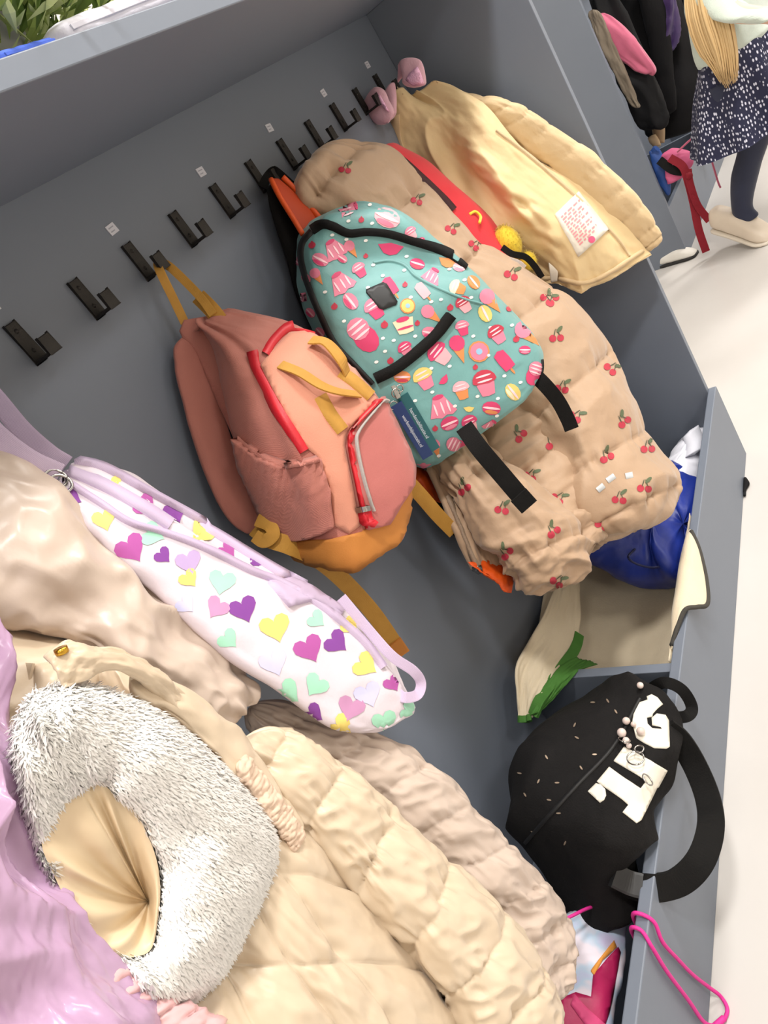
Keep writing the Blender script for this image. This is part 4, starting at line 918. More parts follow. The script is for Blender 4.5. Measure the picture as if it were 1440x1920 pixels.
ribbon('hang_loop', [Vector((-0.2, -0.02, 1.137)), Vector((-0.2, -0.028, 1.11)), PY(-130, 800, -.045)], 0.01, 0.002, M_blush, bc)

fc = thing('puffer_coat', 'cream quilted puffer coat with white fur-lined hood nearest the camera', 'coat', (-0.3, -0.24, 0.35), 'coats on the hooks')
fcs = tubeloft('sleeve', [(400, 1420, -.215, 500, 1355, -.205), (490, 1480, -.23, 605, 1425, -.22), (590, 1570, -.245, 710, 1515, -.235), (700, 1690, -.26, 822, 1615, -.25), (800, 1800, -.275, 925, 1720, -.262), (865, 1900, -.285, 995, 1820, -.27), (905, 2000, -.29, 1030, 1925, -.275), (930, 2090, -.295, 1030, 2040, -.28)], M_creamc, fc, thick=.5, nu=120, nv=220, capA=.05, capB=.05, disp=lambda u, v: puffer(7.6, 0.0075, 0.6, 0.45, 103, 0.003, 0.25)(u, v) + 0.0022 * ridge(u * 26, v * 30, 105))
def d_quilt(u, v):
    a = u * 4.2 + 0.1 * vn(u * 3, v * 3, 111); b = v * 4.4 + 0.12 * u + 0.1 * vn(u * 4, v * 2, 113)
    def ch(t):
        c = t - np.floor(t); return np.sqrt(np.clip(4 * c * (1 - c), 0, 1)) ** 0.7
    return 0.009 * np.minimum(ch(a), 1) * ch(b) + 0.004 * fbm(u * 9, v * 9, 117) + 0.002 * ridge(u * 11 + v * 5, v * 6, 118)
fcb = sheet('body', [
    [(60, 1250, -.19), (180, 1230, -.20), (290, 1290, -.225), (390, 1390, -.225), (470, 1455, -.20)],
    [(60, 1400, -.20), (200, 1380, -.21), (330, 1400, -.225), (440, 1500, -.24), (560, 1565, -.207)],
    [(120, 1600, -.21), (270, 1580, -.22), (410, 1580, -.238), (535, 1640, -.258), (680, 1685, -.22)],
    [(220, 1780, -.225), (370, 1760, -.245), (510, 1760, -.27), (630, 1780, -.273), (790, 1805, -.232)],
    [(320, 1960, -.27), (470, 1930, -.28), (610, 1910, -.284), (730, 1925, -.284), (880, 1935, -.243)],
    [(400, 2120, -.28), (560, 2080, -.29), (690, 2060, -.292), (800, 2070, -.292), (940, 2055, -.255)]], M_creamc, fc, nu=170, nv=170, thick=0.014, disp=d_quilt)
# hood: fur annulus with a satin-lined hollow
outer = [(60, 1300), (130, 1280), (230, 1305), (335, 1365), (435, 1460), (508, 1560), (502, 1650), (458, 1740), (402, 1830), (335, 1890), (258, 1845), (185, 1790), (132, 1705), (85, 1620), (50, 1530), (32, 1440), (30, 1360)]
inner = [(150, 1478), (168, 1466), (188, 1466), (215, 1490), (258, 1530), (290, 1600), (300, 1660), (297, 1715), (285, 1775), (255, 1792), (220, 1790), (175, 1772), (135, 1705), (100, 1635), (80, 1582), (95, 1535), (122, 1500)]
no = len(outer); NU, NV = 140, 26
yo = [-.262] * no; yi = [-.27] * no
OUT = np.array([tuple(PY(p[0], p[1], -.268)) for p in outer + outer[:1]]); INN = np.array([tuple(PY(p[0], p[1], -.278)) for p in inner + inner[:1]])
OUTc = crom(OUT, NU + 1)[:-1]; INNc = crom(INN, NU + 1)[:-1]
tt = np.linspace(0, 1, NV)[:, None, None]
nf = np.array(tuple((CAM_POS - Vector(OUTc.mean(0))).normalized()))
G = OUTc[None] * (1 - tt) + INNc[None] * tt
wdt = np.linalg.norm(OUTc - INNc, axis=1)[None, :, None]
ua = np.linspace(0, 1, NU, endpoint=False)
G = G + nf * (np.sin(np.pi * np.clip(tt, 0, 1)) ** 0.7 * np.minimum(0.028, wdt * 0.45)) - nf * 0.012 * (tt > 0.98) + nf * (0.006 * vn(ua[None, :] * 22, tt[..., 0] * 3, 121))[..., None]
V = G.reshape(-1, 3); F = gfaces(NV, NU, True)
Nn = normals(G, True); flipf = (Nn * nf).sum() < 0
if flipf: F = [f[::-1] for f in F]; Nn = -Nn
hood = obj('hood_fur', V, F, M_furbase, fc)
rs_ = np.random.RandomState(9)
cnt = 75000
# sample with area weighting
A = np.linalg.norm(np.cross(np.roll(G, -1, 1)[:-1] - G[:-1], G[1:] - G[:-1]), axis=2); A = A / A.sum()
idx = rs_.choice(A.size, cnt, p=A.ravel()); j, i = np.unravel_index(idx, A.shape); i2 = (i + 1) % NU; r1, r2 = rs_.rand(cnt, 1), rs_.rand(cnt, 1)
SP = (G[j, i] * (1 - r1) + G[j, i2] * r1) * (1 - r2) + (G[j + 1, i] * (1 - r1) + G[j + 1, i2] * r1) * r2
SN = Nn[j, i]
comb = np.array(tuple((PY(330, 1700, -.27) - PY(250, 1560, -.27)).normalized()))
TG = np.tile(comb, (cnt, 1)) * 0.8 + (OUTc[i] - INNc[i]) / np.linalg.norm(OUTc[i] - INNc[i], axis=1, keepdims=True) * 0.35
fur('fur_pile', SP, SN, TG, cnt, 0.0058, 0.0015, M_fur, hood, 5, 0.3, 0.25)
# satin hollow
K = 18; ts = np.linspace(0, 1, K)[:, None, None]
ctr = np.array(tuple(PY(278, 1690, -.25))); I2 = INNc + nf * 0.004
GS = I2[None] * (1 - ts) + ctr * ts
GS = GS + nf * 0.010 * np.sin(ts * np.pi) + nf * (0.006 * np.sin(ua[None, :, None] * 2 * np.pi * 6 + 3 * np.sin(ua[None, :, None] * 9) + 2 * ts) * (1 - ts) * ts * 3)
Fs = gfaces(K, NU, True)
if flipf: Fs = [f[::-1] for f in Fs]
obj('hood_lining', GS.reshape(-1, 3), Fs, M_satin, fc)
# outer hood shell behind the fur
KS = 10; tk = np.linspace(0, 1, KS)[:, None, None]
cb = np.array(tuple(PY(260, 1600, -.20)))
GB = (OUTc * (1 - tk) + (cb + (OUTc - OUTc.mean(0)) * 0.55) * tk); GB = GB - nf * 0.02 * np.sin(tk * np.pi)
Fb = gfaces(KS, NU, True); 
if not flipf: Fb = [f[::-1] for f in Fb]
obj('hood_shell', GB.reshape(-1, 3), Fb + [tuple(range((KS - 1) * NU, KS * NU))], M_creamc, fc)
# stand-up collar with a gold snap, placket and fuzzy edge
col_ = sheet('collar', [[(82, 1228, -.272), (130, 1203, -.272), (210, 1222, -.268), (290, 1262, -.262), (350, 1305, -.255)],
                 [(100, 1255, -.278), (150, 1235, -.28), (225, 1240, -.275), (300, 1280, -.265), (350, 1325, -.258)],
                 [(122, 1290, -.28), (165, 1275, -.28), (220, 1258, -.275), (290, 1300, -.265), (335, 1345, -.258)]], M_creamc, fc, nu=60, nv=24, thick=0.006, disp=folds(0.004, 5, 2, 131))
p, n = col_.hit(116, 1222); 
pts = [p + n * 0.0015 + Vector((0, 0, 0))]
V, F = sweep([p - n * .001, p + n * 0.0026], circ(0.0042, 14), Vector((0.3, 0.2, 1)), 3); obj('snap', V, F, M_gold, fc)
plk = tubeloft('placket', [(235, 1300, -.262, 250, 1240, -.255), (330, 1345, -.262, 365, 1300, -.25), (420, 1430, -.262, 455, 1385, -.245), (490, 1530, -.262, 525, 1480, -.245), (545, 1600, -.262, 570, 1560, -.248)], M_creamc, fc, thick=.3, nu=40, nv=70, disp=wrinkle(0.003, 6, 8, 133))
tubeloft('gathered_trim', [(440, 1440, -.268, 458, 1410, -.258), (480, 1500, -.268, 502, 1465, -.258), (520, 1550, -.268, 542, 1520, -.258), (555, 1600, -.266, 574, 1570, -.258)], M_fuzz, fc, thick=.4, nu=40, nv=120, disp=puffer(20, 0.0013, 0.9, 0, 137, 0.002))
ribbon('hang_loop', [Vector((-0.3, -0.02, 1.137)), Vector((-0.3, -0.05, 1.08)), Vector((-0.31, -0.13, 1.0)), PY(60, 1260, -.20)], 0.012, 0.002, M_creamc, fc)
# the coat's back and shoulders up to the hook
tubeloft('yoke', [(-420, 900, -.03, -330, 880, -.03), (-260, 1120, -.09, -100, 1000, -.09), (-150, 1250, -.15, 60, 1160, -.14), (-60, 1330, -.19, 160, 1230, -.18), (20, 1400, -.20, 240, 1300, -.195)], M_creamc, fc, thick=.3, nu=60, nv=60, disp=wrinkle(0.004, 5, 6, 135))

# ------------------------------------------------------------------ lilac shiny jacket at the left
M_lil = mat('lilac_satin', (186, 154, 183), 0.24, (176, 142, 174), 10, 0.1, 60, coat=0.2, crumple=0.35, cscale=12)
M_pks = mat('pink_satin', (226, 182, 182), 0.3, (216, 168, 170), 10, 0.15, 60)
lj = thing('jacket', 'shiny lilac satin jacket at the bottom left beside the fur hood', 'jacket', (-0.42, -0.26, 0.55), 'coats on the hooks')
sheet('front', [
    [(-260, 1050, -.20), (-150, 1080, -.215), (-60, 1130, -.22), (15, 1230, -.225)],
    [(-260, 1250, -.235), (-140, 1280, -.25), (-50, 1330, -.25), (10, 1420, -.243)],
    [(-240, 1450, -.255), (-110, 1480, -.275), (-35, 1530, -.27), (35, 1600, -.258)],
    [(-220, 1650, -.27), (-70, 1680, -.29), (20, 1700, -.283), (100, 1765, -.268)],
    [(-180, 1850, -.28), (0, 1860, -.30), (100, 1855, -.295), (205, 1880, -.276)],
    [(-140, 2050, -.29), (60, 2030, -.31), (210, 2000, -.31), (330, 1990, -.29)]], M_lil, lj, nu=110, nv=120, thick=0.008, disp=lambda u, v: 0.015 * ridge(u * 2.6 + v * 2.5, v * 3.5 - u, 141) + 0.006 * ridge(u * 5 - v * 3, v * 6, 142) + 0.002 * fbm(u * 12, v * 12, 143))
tubeloft('hem_cuff', [(120, 1840, -.285, 180, 1790, -.285), (190, 1890, -.29, 270, 1840, -.285), (280, 1930, -.295, 350, 1880, -.288), (360, 1970, -.30, 430, 1920, -.292)], M_pks, lj, thick=.5, nu=40, nv=70, disp=puffer(8, 0.004, 0.5, 0, 147, 0.002))
tubeloft('sleeve', [(-330, 1080, -.16, -230, 1010, -.16), (-330, 1300, -.22, -180, 1260, -.22), (-320, 1550, -.25, -160, 1520, -.25), (-300, 1800, -.27, -140, 1780, -.27)], M_lil, lj, thick=.5, nu=40, nv=60, disp=puffer(5, 0.008, 0.4, 0, 149))
tubeloft('collar', [(-420, 950, -.04, -380, 940, -.04), (-380, 1010, -.10, -250, 980, -.10), (-330, 1080, -.17, -120, 1060, -.18)], M_lil, lj, thick=.3, nu=30, nv=30)

# ------------------------------------------------------------------ things in the bin
# black backpack
M_blk = mat('black_canvas', (17, 16, 16), 0.85, (24, 22, 22), 40, 0.35, 400, spec=0.2, crumple=0.6, cscale=14)
kb = thing('backpack', 'black backpack with white block letters lying in the floor bin', 'backpack', (0.1, -0.15, 0.02), 'bags in the floor bin')
kbb = tubeloft('body', [(1130, 1335, -.15, 1205, 1286, -.26), (1065, 1395, -.13, 1250, 1325, -.312), (1005, 1440, -.11, 1256, 1400, -.322), (968, 1480, -.10, 1240, 1475, -.315), (972, 1540, -.10, 1214, 1545, -.305), (1010, 1600, -.11, 1192, 1615, -.28), (1060, 1665, -.12, 1190, 1675, -.265), (1110, 1695, -.14, 1175, 1698, -.25)], M_blk, kb, thick=.5, e=2.8, nu=120, nv=110, capA=.06, capB=.06, disp=lambda u, v: 0.008 * fbm(u * 5, v * 4, 151) + 0.012 * ridge(u * 5 + v * 3, v * 4, 152))
M_let = mat('white_vinyl', (232, 226, 212), 0.5, (224, 217, 202), 20)
patch('letter', kbb, [ZGL(*p) for p in [(930, 150), (1000, 190), (1060, 270), (1000, 320), (945, 380), (935, 420), (870, 430), (880, 510), (940, 570), (1060, 580), (1040, 545), (985, 535), (935, 525), (928, 440), (990, 385), (1090, 400), (1130, 470), (1140, 790), (1110, 812), (960, 805), (830, 740), (740, 680), (690, 500), (720, 320), (780, 250), (880, 215), (870, 175)]], 0.002, M_let, kb, step=5)
patch('letter', kbb, [ZGL(*p) for p in [(590, 790), (740, 870), (890, 950), (1110, 1075), (1000, 1280), (980, 1290), (790, 1690), (740, 1725), (570, 1590), (640, 1500), (560, 1430), (260, 1220), (410, 1040), (600, 1180), (790, 1300), (860, 1205), (720, 1115), (465, 965)]], 0.002, M_let, kb, step=5)
patch('letter', kbb, [ZGL(*p) for p in [(250, 1240), (150, 1340), (295, 1475), (345, 1440), (370, 1385), (360, 1310), (310, 1260)]], 0.002, M_let, kb, step=5)
ribbon_on('zip', kbb, [(1200, 1310), (1150, 1400), (1085, 1470), (1030, 1530), (985, 1580)], 4, 0.003, M_piping, kb, m=40)
ribbon('haul_loop', [(1215, 1295, -.28), (1245, 1280, -.315), (1278, 1293, -.335), (1297, 1325, -.34), (1287, 1343, -.335), (1250, 1345, -.305)], 0.017, 0.003, M_blackfab, kb, m=50)
ribbon('shoulder_strap', [(1245, 1365, -.315), (1275, 1390, -.325), (1305, 1440, -.335), (1328, 1500, -.348), (1332, 1555, -.36), (1312, 1615, -.352), (1270, 1655, -.325), (1215, 1665, -.295), (1168, 1655, -.26)], 0.034, 0.006, M_blackfab, kb, m=80,
       nrm=[Vector((-.75, -.25, .6))] * 4 + [Vector((-.8, -.2, .55))] + [Vector((-.8, -.1, .6))] * 2 + [Vector((-.5, -.5, .7))] * 2)
ribbon('buckle', [(1150, 1640, -.262), (1180, 1655, -.275), (1205, 1662, -.29)], 0.03, 0.008, mat('black_plastic', (30, 30, 31), 0.45), kb, m=12)
for (x, y, a) in [(1112, 1318, 0), (1140, 1315, 1), (1078, 1360, 2), (1082, 1384, .5), (1025, 1420, 1), (1045, 1468, 0), (1010, 1465, 2), (1090, 1440, 1), (1115, 1415, 0), (985, 1490, 1), (1000, 1560, .5), (1048, 1525, 0), (1060, 1580, 2), (1155, 1335, 1), (1030, 1500, .2), (975, 1450, .2)]:
    if kbb.sees(x, y): mbl = MB(); fan(mbl, kbb, x, y, shp(CIRC, 4.5, a, 1, 0.35), 0.0012, 0, rings=(1.0,)); mbl.build('foil_speck', mat('foil', (170, 150, 130), 0.4, metal=0.4), kb)
kr = thing('key_rings', 'silver and pearl key rings clipped over the white letters of the black bag', 'key ring', kbb.hit(1195, 1430)[0])
for (x, y, r_, tx) in [(1195, 1432, .011, 0), (1205, 1462, .008, 1), (1170, 1395, .008, 1), (1203, 1415, .006, 0)]:
    p, n = kbb.hit(x, y); p = p + n * 0.012; a1 = n.cross(Vector((0, 0, 1))).normalized(); a2 = n.cross(a1)
    if tx: a1 = (a1 + n * 0.8).normalized()
    V, F = sweep([p + (a1 * math.cos(a) + a2 * math.sin(a)) * r_ for a in np.linspace(0, 2 * math.pi, 17)], circ(0.0011, 6), n, 34); obj('ring', V, F, M_steel, kr)
M_pearl = mat('pearl_bead', (226, 214, 208), 0.15, (196, 170, 160), 60, coat=0.5)
for (x, y, r_) in [(1175, 1358, .0055), (1188, 1363, .004), (1166, 1381, .0065), (1174, 1394, .005), (1202, 1378, .006), (1203, 1292, .005), (1180, 1403, .004)]:
    p, n = kbb.hit(x, y); blob('bead', p + n * (r_ + .003), r_, M_pearl, kr, seed=3, nz=0.0)

# beige padded mat in the bin
M_felt = mat('beige_felt', (222, 207, 180), 0.9, (213, 197, 169), 30, 0.3, 300, sheen=0.2)
M_bind = mat('dark_binding', (52, 50, 46), 0.85, (66, 62, 56), 100, 0.3, 500)
M_green = mat('green_binding', (74, 128, 50), 0.8, (60, 110, 38), 60, 0.3, 500)
fm_ = thing('play_mat', 'beige felt mat with dark binding folded into the floor bin', 'mat', (0.5, -0.14, 0.02))
def W(x, y, z): return Vector((x, y, z))
xs_ = (0.312, 0.40, 0.50, 0.60, 0.68)
net = []
for x in xs_:
    k = math.exp(-((x - 0.50) / 0.12) ** 2)
    net.append([W(x, -.012, .19 + .03 * k), W(x, -.03, .13), W(x, -.10, .095), W(x, -.18, .09), W(x, -.245, .11), W(x, -.278, .15 + 0.03 * k), W(x, -.281, .205)])
sheet('mat', net, M_felt, fm_, nu=60, nv=60, thick=0.005, disp=folds(0.004, 3, 3, 161))
flap = [[W(.335, -.279, .17), W(.335, -.283, .200), W(.335, -.284, .206), W(.34, -.284, .208)],
        [W(.40, -.276, .17), W(.40, -.282, .214), W(.40, -.296, .224), W(.405, -.306, .222)],
        [W(.46, -.276, .17), W(.46, -.283, .216), W(.45, -.304, .224), W(.44, -.330, .195)],
        [W(.53, -.276, .17), W(.54, -.283, .215), W(.54, -.302, .222), W(.55, -.314, .205)],
        [W(.61, -.279, .17), W(.62, -.284, .205), W(.62, -.288, .212), W(.62, -.292, .214)]]
fl_ = sheet('draped_corner', flap, M_felt, fm_, nu=40, nv=50, thick=0.005)
V, F = sweep([Vector(p) for p in fl_.G[::6, -1]] , circ(0.004, 8), Vector((0.1, -0.5, 0.8)), 60); obj('binding', V, F, M_bind, fm_)
fl2 = thing('play_mat', 'beige felt mat piece with green binding leaning over the bin divider', 'mat', (0.25, -0.08, 0.15))
g1 = sheet('mat', [[(1046, 1085, -.045), (1062, 1080, -.06), (1086, 1085, -.075)], [(1020, 1150, -.045), (1050, 1150, -.06), (1088, 1160, -.08)], [(992, 1200, -.045), (1030, 1205, -.065), (1080, 1212, -.09)], [(966, 1250, -.045), (1000, 1255, -.065), (1045, 1262, -.09)], [(968, 1300, -.045), (990, 1305, -.06), (1018, 1308, -.085)], [(972, 1348, -.045), (984, 1348, -.055), (998, 1344, -.07)]], M_felt, fl2, nu=40, nv=60, thick=0.005, disp=folds(0.004, 2, 3, 165))
V, F = sweep([Vector(p) for p in g1.G[18::4, -1]], strap_prof(0.020, 0.006), [Vector(n) for n in g1.N[18::4, -1]], 50); obj('binding', V, F, M_green, fl2, False)
V, F = sweep([Vector(p) for p in g1.G[-1, ::6]], strap_prof(0.012, 0.006), [Vector(n) for n in g1.N[-1, ::6]], 20); obj('binding', V, F, M_green, fl2, False)
sheet('green_lining', [[(1080, 1232, -.10), (1100, 1236, -.11), (1122, 1244, -.12)], [(1045, 1255, -.095), (1062, 1262, -.11), (1085, 1258, -.12)], [(1018, 1295, -.085), (1032, 1300, -.095), (1048, 1296, -.10)], [(995, 1342, -.072), (1002, 1338, -.078), (1012, 1330, -.08)]], M_green, fl2, nu=24, nv=30, thick=0.004, disp=folds(0.003, 2, 2, 167))

# blue drawstring bag and white cloth
M_blue = mat('royal_blue_satin', (26, 52, 150), 0.45, (18, 38, 122), 14, 0.2, 100)
bb = thing('drawstring_bag', 'royal blue satin drawstring bag lying in the bin under the cherry jacket', 'bag', (0.78, -0.15, 0.02))
tubeloft('pouch', [(1075, 1010, -.10, 1095, 960, -.10), (1110, 1035, -.14, 1150, 930, -.12), (1160, 1050, -.18, 1215, 920, -.15), (1215, 1062, -.22, 1270, 900, -.19), (1250, 1065, -.255, 1295, 900, -.235), (1268, 1040, -.268, 1292, 930, -.262)], M_blue, bb, thick=.45, nu=70, nv=80, capA=.1, capB=.06, disp=lambda u, v: 0.010 * ridge(u * 6, v * 2, 171) + 0.005 * fbm(u * 8, v * 6, 172))
tube('cord', [(1190, 1030, -.21), (1178, 1045, -.215), (1195, 1058, -.225), (1225, 1064, -.24), (1252, 1058, -.255)], 0.0022, mat('navy_cord', (18, 26, 72), 0.7), bb)
wc = thing('cotton_shirt', 'crumpled white cotton cloth stuffed at the right end of the bin', 'cloth', (0.9, -0.18, 0.05))
tubeloft('cloth', [(1270, 835, -.20, 1310, 795, -.22, .5), (1255, 860, -.19, 1322, 830, -.235, .5), (1238, 885, -.18, 1315, 870, -.24, .5), (1225, 915, -.18, 1308, 910, -.24, .5), (1225, 960, -.18, 1300, 950, -.24, .5)], mat('white_jersey', (226, 226, 234), 0.85, (212, 212, 222), 20, 0.2, 200), wc, thick=.5, nu=50, nv=50, capA=.1, capB=.06, disp=lambda u, v: 0.012 * ridge(u * 3, v * 2.5, 175) + 0.004 * fbm(u * 8, v * 8, 176))
tubeloft('sleeve', [(1285, 815, -.225, 1302, 798, -.23), (1290, 835, -.232, 1312, 825, -.24), (1288, 858, -.235, 1312, 850, -.245)], MATS['white_jersey'], wc, thick=.5, nu=20, nv=20)

# pink print bag with cord
pb = thing('drawstring_bag', 'pink and pale blue printed drawstring bag at the bottom of the bin', 'bag', (-0.08, -0.17, 0.02))
Mpb = bpy.data.materials.new('pastel_print'); Mpb.use_nodes = True
nt = Mpb.node_tree; b_ = nt.nodes['Principled BSDF']; b_.inputs['Roughness'].default_value = 0.6
tc = nt.nodes.new('ShaderNodeTexCoord'); nz = nt.nodes.new('ShaderNodeTexNoise'); nz.inputs['Scale'].default_value = 26; nz.inputs['Detail'].default_value = 2; nt.links.new(tc.outputs['Object'], nz.inputs['Vector'])
cr = nt.nodes.new('ShaderNodeValToRGB'); cr.color_ramp.elements[0].position = 0.35; cr.color_ramp.elements[0].color = srgb(196, 190, 222); cr.color_ramp.elements[1].position = 0.62; cr.color_ramp.elements[1].color = srgb(226, 216, 226)
e2 = cr.color_ramp.elements.new(0.5); e2.color = srgb(186, 206, 226)
nt.links.new(nz.outputs['Fac'], cr.inputs[0]); nt.links.new(cr.outputs[0], b_.inputs['Base Color'])
M_mag = mat('magenta_nylon', (186, 30, 90), 0.5, (150, 16, 70), 20, 0.2, 120)
pbb = tubeloft('pouch', [(1060, 1712, -.17, 1130, 1690, -.20), (1050, 1745, -.16, 1172, 1715, -.225), (1040, 1790, -.16, 1172, 1770, -.235), (1030, 1840, -.16, 1165, 1830, -.24), (1015, 1900, -.17, 1152, 1890, -.245), (1000, 1980, -.17, 1140, 1975, -.245)], Mpb, pb, thick=.5, nu=70, nv=70, capA=.06, capB=.06, disp=wrinkle(0.004, 5, 6, 181))
patch('magenta_panel', pbb, [(1158, 1776), (1140, 1795), (1112, 1830), (1108, 1870), (1080, 1862), (1055, 1872), (1040, 1905), (1036, 1960), (1120, 1965), (1140, 1900), (1155, 1830), (1162, 1785)], 0.002, M_mag, pb)
patch('orange_stripe', pbb, [(1150, 1764), (1155, 1776), (1130, 1800), (1114, 1830), (1108, 1822), (1122, 1800)], 0.0026, flat('print_orange2', (226, 150, 62)), pb, step=6)
patch('pink_fold', pbb, [(1078, 1866), (1100, 1890), (1140, 1925), (1140, 1950), (1095, 1920), (1070, 1885)], 0.003, flat('print_pinkfold', (214, 70, 122)), pb, step=8)
M_pcord = mat('hot_pink_cord', (226, 50, 150), 0.6, (206, 36, 132), 300, 0.4, 900)
tube('cord', [(1050, 1728, -.20), (1075, 1716, -.21), (1095, 1706, -.215), (1118, 1697, -.215)], 0.0022, M_pcord, pb)
tube('cord', [W(-.098, -.262, .10), W(-.099, -.276, .18), W(-.099, -.286, .2150), W(-.099, -.300, .2165), W(-.102, -.3100, .205), W(-.113, -.3115, .18), W(-.112, -.312, .13), W(-.109, -.312, .08), W(-.103, -.314, .03), W(-.104, -.322, .006), W(-.118, -.330, .0045), W(-.136, -.322, .006), W(-.146, -.3125, .03), W(-.142, -.312, .09), W(-.138, -.3115, .16), W(-.130, -.3100, .205), W(-.118, -.300, .2165), W(-.116, -.286, .2150), W(-.115, -.276, .18), W(-.114, -.262, .10)], 0.0026, M_pcord, pb, m=180)
tube('cord_sleeve', [W(-.128, -.327, .006), W(-.142, -.318, .012)], 0.0042, M_pcord, pb)
# ------------------------------------------------------------------ the far cubby with its coats
FO = Vector((2.54, -0.036, 0)); FA = -0.073
fu_ = thing('coat_cubby', 'far grey coat cubby full of dark coats behind the walking person', 'cubby', (2.54, 0.1, 0))
def fpart(name, a, material=M_grey): 
    V, F = box(*a, 0.0012); return obj(name, rot([Vector(v) + FO for v in V], FO, FA), F, material, fu_, False)
fpart('side_panel', (0, 0.018, 0.0, 0.31, 0.0, 1.30)); fpart('side_panel', (1.50, 1.518, 0.0, 0.31, 0.0, 1.30))
fpart('back_panel', (0, 1.518, 0.31, 0.328, 0.0, 1.30)); fpart('top_shelf', (0.018, 1.50, 0.0, 0.31, 1.281, 1.30))
fpart('bin_front_board', (0.018, 1.50, 0.006, 0.024, 0.0, 0.212)); fpart('bin_floor', (0.018, 1.50, 0.024, 0.31, 0.0, 0.018))
for x in (0.5, 1.0): fpart('bin_divider', (x, x + 0.018, 0.024, 0.31, 0.018, 0.205))
def fhook(k, lab):
    x = 0.12 + k * 0.17; c = rot([Vector((x, 0.31, 1.18)) + FO], FO, FA)[0]
    t = thing('coat_hook', lab, 'hook', tuple(c), 'hooks in the far cubby')
    a = proto[0].copy(); COL.objects.link(a); a.parent = t
for k, l in enumerate(['black wall hook behind the pink hood in the far cubby', 'black wall hook carrying the long black coat in the far cubby', 'black wall hook carrying the navy purple jacket in the far cubby', 'black wall hook carrying the deepest dark coat in the far cubby']): fhook(k, l)
M_bc = mat('black_coat', (14, 13, 15), 0.8, (20, 19, 21), 20, 0.2, 200, spec=0.2)
M_bc2 = mat('charcoal_coat', (26, 26, 28), 0.75, (20, 20, 22), 20, 0.2, 200, spec=0.2)
M_nav = mat('navy_purple', (44, 36, 78), 0.5, (70, 46, 92), 60, 0.2, 200)
M_tau = mat('taupe_coat', (126, 114, 98), 0.8, (112, 100, 86), 40, 0.2, 200)
M_pkh = mat('pink_fleece', (206, 108, 136), 0.8, (188, 90, 118), 25, 0.2, 200, sheen=0.3)
def coat(label, secs, m_, sd, X=None, name='coat', part='body', thick=.5, amp=0.012):
    t = thing(name, label, 'coat' if name == 'coat' else name.split('_')[-1], PX((secs[-1][0] + secs[-1][3]) / 2, (secs[-1][1] + secs[-1][4]) / 2, secs[-1][2]), 'coats in the far cubby')
    tubeloft(part, secs, m_, t, mode='X', thick=thick, nu=60, nv=60, capA=.06, capB=.06, disp=lambda u, v: amp * ridge(u * 5 + v, v * 2.5, sd) + 0.004 * fbm(u * 8, v * 8, sd + 1))
    return t
t = coat('long black coat hanging in the middle of the far cubby', [(1100, -140, 3.0, 1160, -170, 3.0), (1140, -40, 2.98, 1250, -80, 2.98), (1175, 70, 2.96, 1290, 50, 2.96), (1200, 180, 2.94, 1320, 170, 2.94), (1215, 265, 2.93, 1310, 250, 2.93)], M_bc, 201)
tubeloft('sleeve', [(1180, -60, 2.84, 1215, -70, 2.84), (1205, 30, 2.83, 1250, 20, 2.83), (1225, 120, 2.82, 1262, 120, 2.82), (1240, 215, 2.81, 1270, 215, 2.81)], M_bc, t, mode='X', thick=.6, nu=30, nv=30, disp=puffer(4, .004, .3, 0, 205))
t = coat('charcoal jacket under the pink hood at the front of the far cubby', [(1095, -40, 2.72, 1125, -50, 2.72), (1115, 40, 2.71, 1165, 20, 2.71), (1145, 110, 2.70, 1218, 125, 2.70), (1175, 180, 2.69, 1243, 195, 2.69), (1205, 245, 2.68, 1250, 240, 2.68)], M_bc2, 211)
tubeloft('hood', [(1116, 26, 2.665, 1132, 24, 2.665), (1124, 60, 2.655, 1170, 55, 2.655), (1145, 95, 2.65, 1202, 95, 2.65), (1180, 118, 2.65, 1225, 128, 2.65), (1200, 134, 2.65, 1226, 140, 2.65)], M_pkh, t, mode='X', thick=.35, nu=40, nv=40, capA=.1, capB=.12, disp=lambda u, v: 0.010 * ridge(u * 8, v * 1.5, 215))
coat('taupe coat edge beside the far cubby side panel', [(1100, 20, 2.64, 1122, 15, 2.64), (1120, 70, 2.63, 1142, 65, 2.63), (1145, 125, 2.62, 1170, 125, 2.62), (1175, 180, 2.615, 1192, 178, 2.615), (1192, 202, 2.61, 1202, 202, 2.61)], M_tau, 221, thick=.4, amp=.004)
t = coat('navy purple shiny jacket high in the far cubby', [(1195, -80, 2.86, 1225, -90, 2.86), (1205, -20, 2.85, 1258, -30, 2.85), (1212, 35, 2.84, 1270, 25, 2.84), (1230, 70, 2.84, 1268, 70, 2.84), (1240, 90, 2.84, 1258, 95, 2.84)], M_nav, 231)
tubeloft('red_lining', [(1236, 74, 2.83, 1252, 70, 2.83), (1238, 88, 2.825, 1250, 88, 2.825), (1240, 98, 2.825, 1247, 100, 2.825)], flat('dark_red', (150, 36, 60)), t, mode='X', thick=.4, nu=16, nv=12)
coat('black quilted coat deepest in the far cubby behind the walking person', [(1240, -150, 3.35, 1300, -160, 3.35), (1260, -30, 3.32, 1350, -50, 3.32), (1280, 90, 3.30, 1360, 80, 3.30), (1290, 190, 3.28, 1350, 185, 3.28), (1290, 250, 3.27, 1330, 245, 3.27)], M_bc, 241)
sh = thing('boot', 'small tan boot standing in the far cubby bin below the coats', 'boot', PX(1235, 275, 2.75))
tubeloft('shaft', [(1222, 240, 2.78, 1245, 225, 2.78), (1224, 252, 2.77, 1247, 245, 2.77), (1230, 268, 2.76, 1246, 270, 2.76)], mat('tan_boot', (176, 150, 118), 0.8), sh, mode='X', thick=.8, nu=24, nv=20)
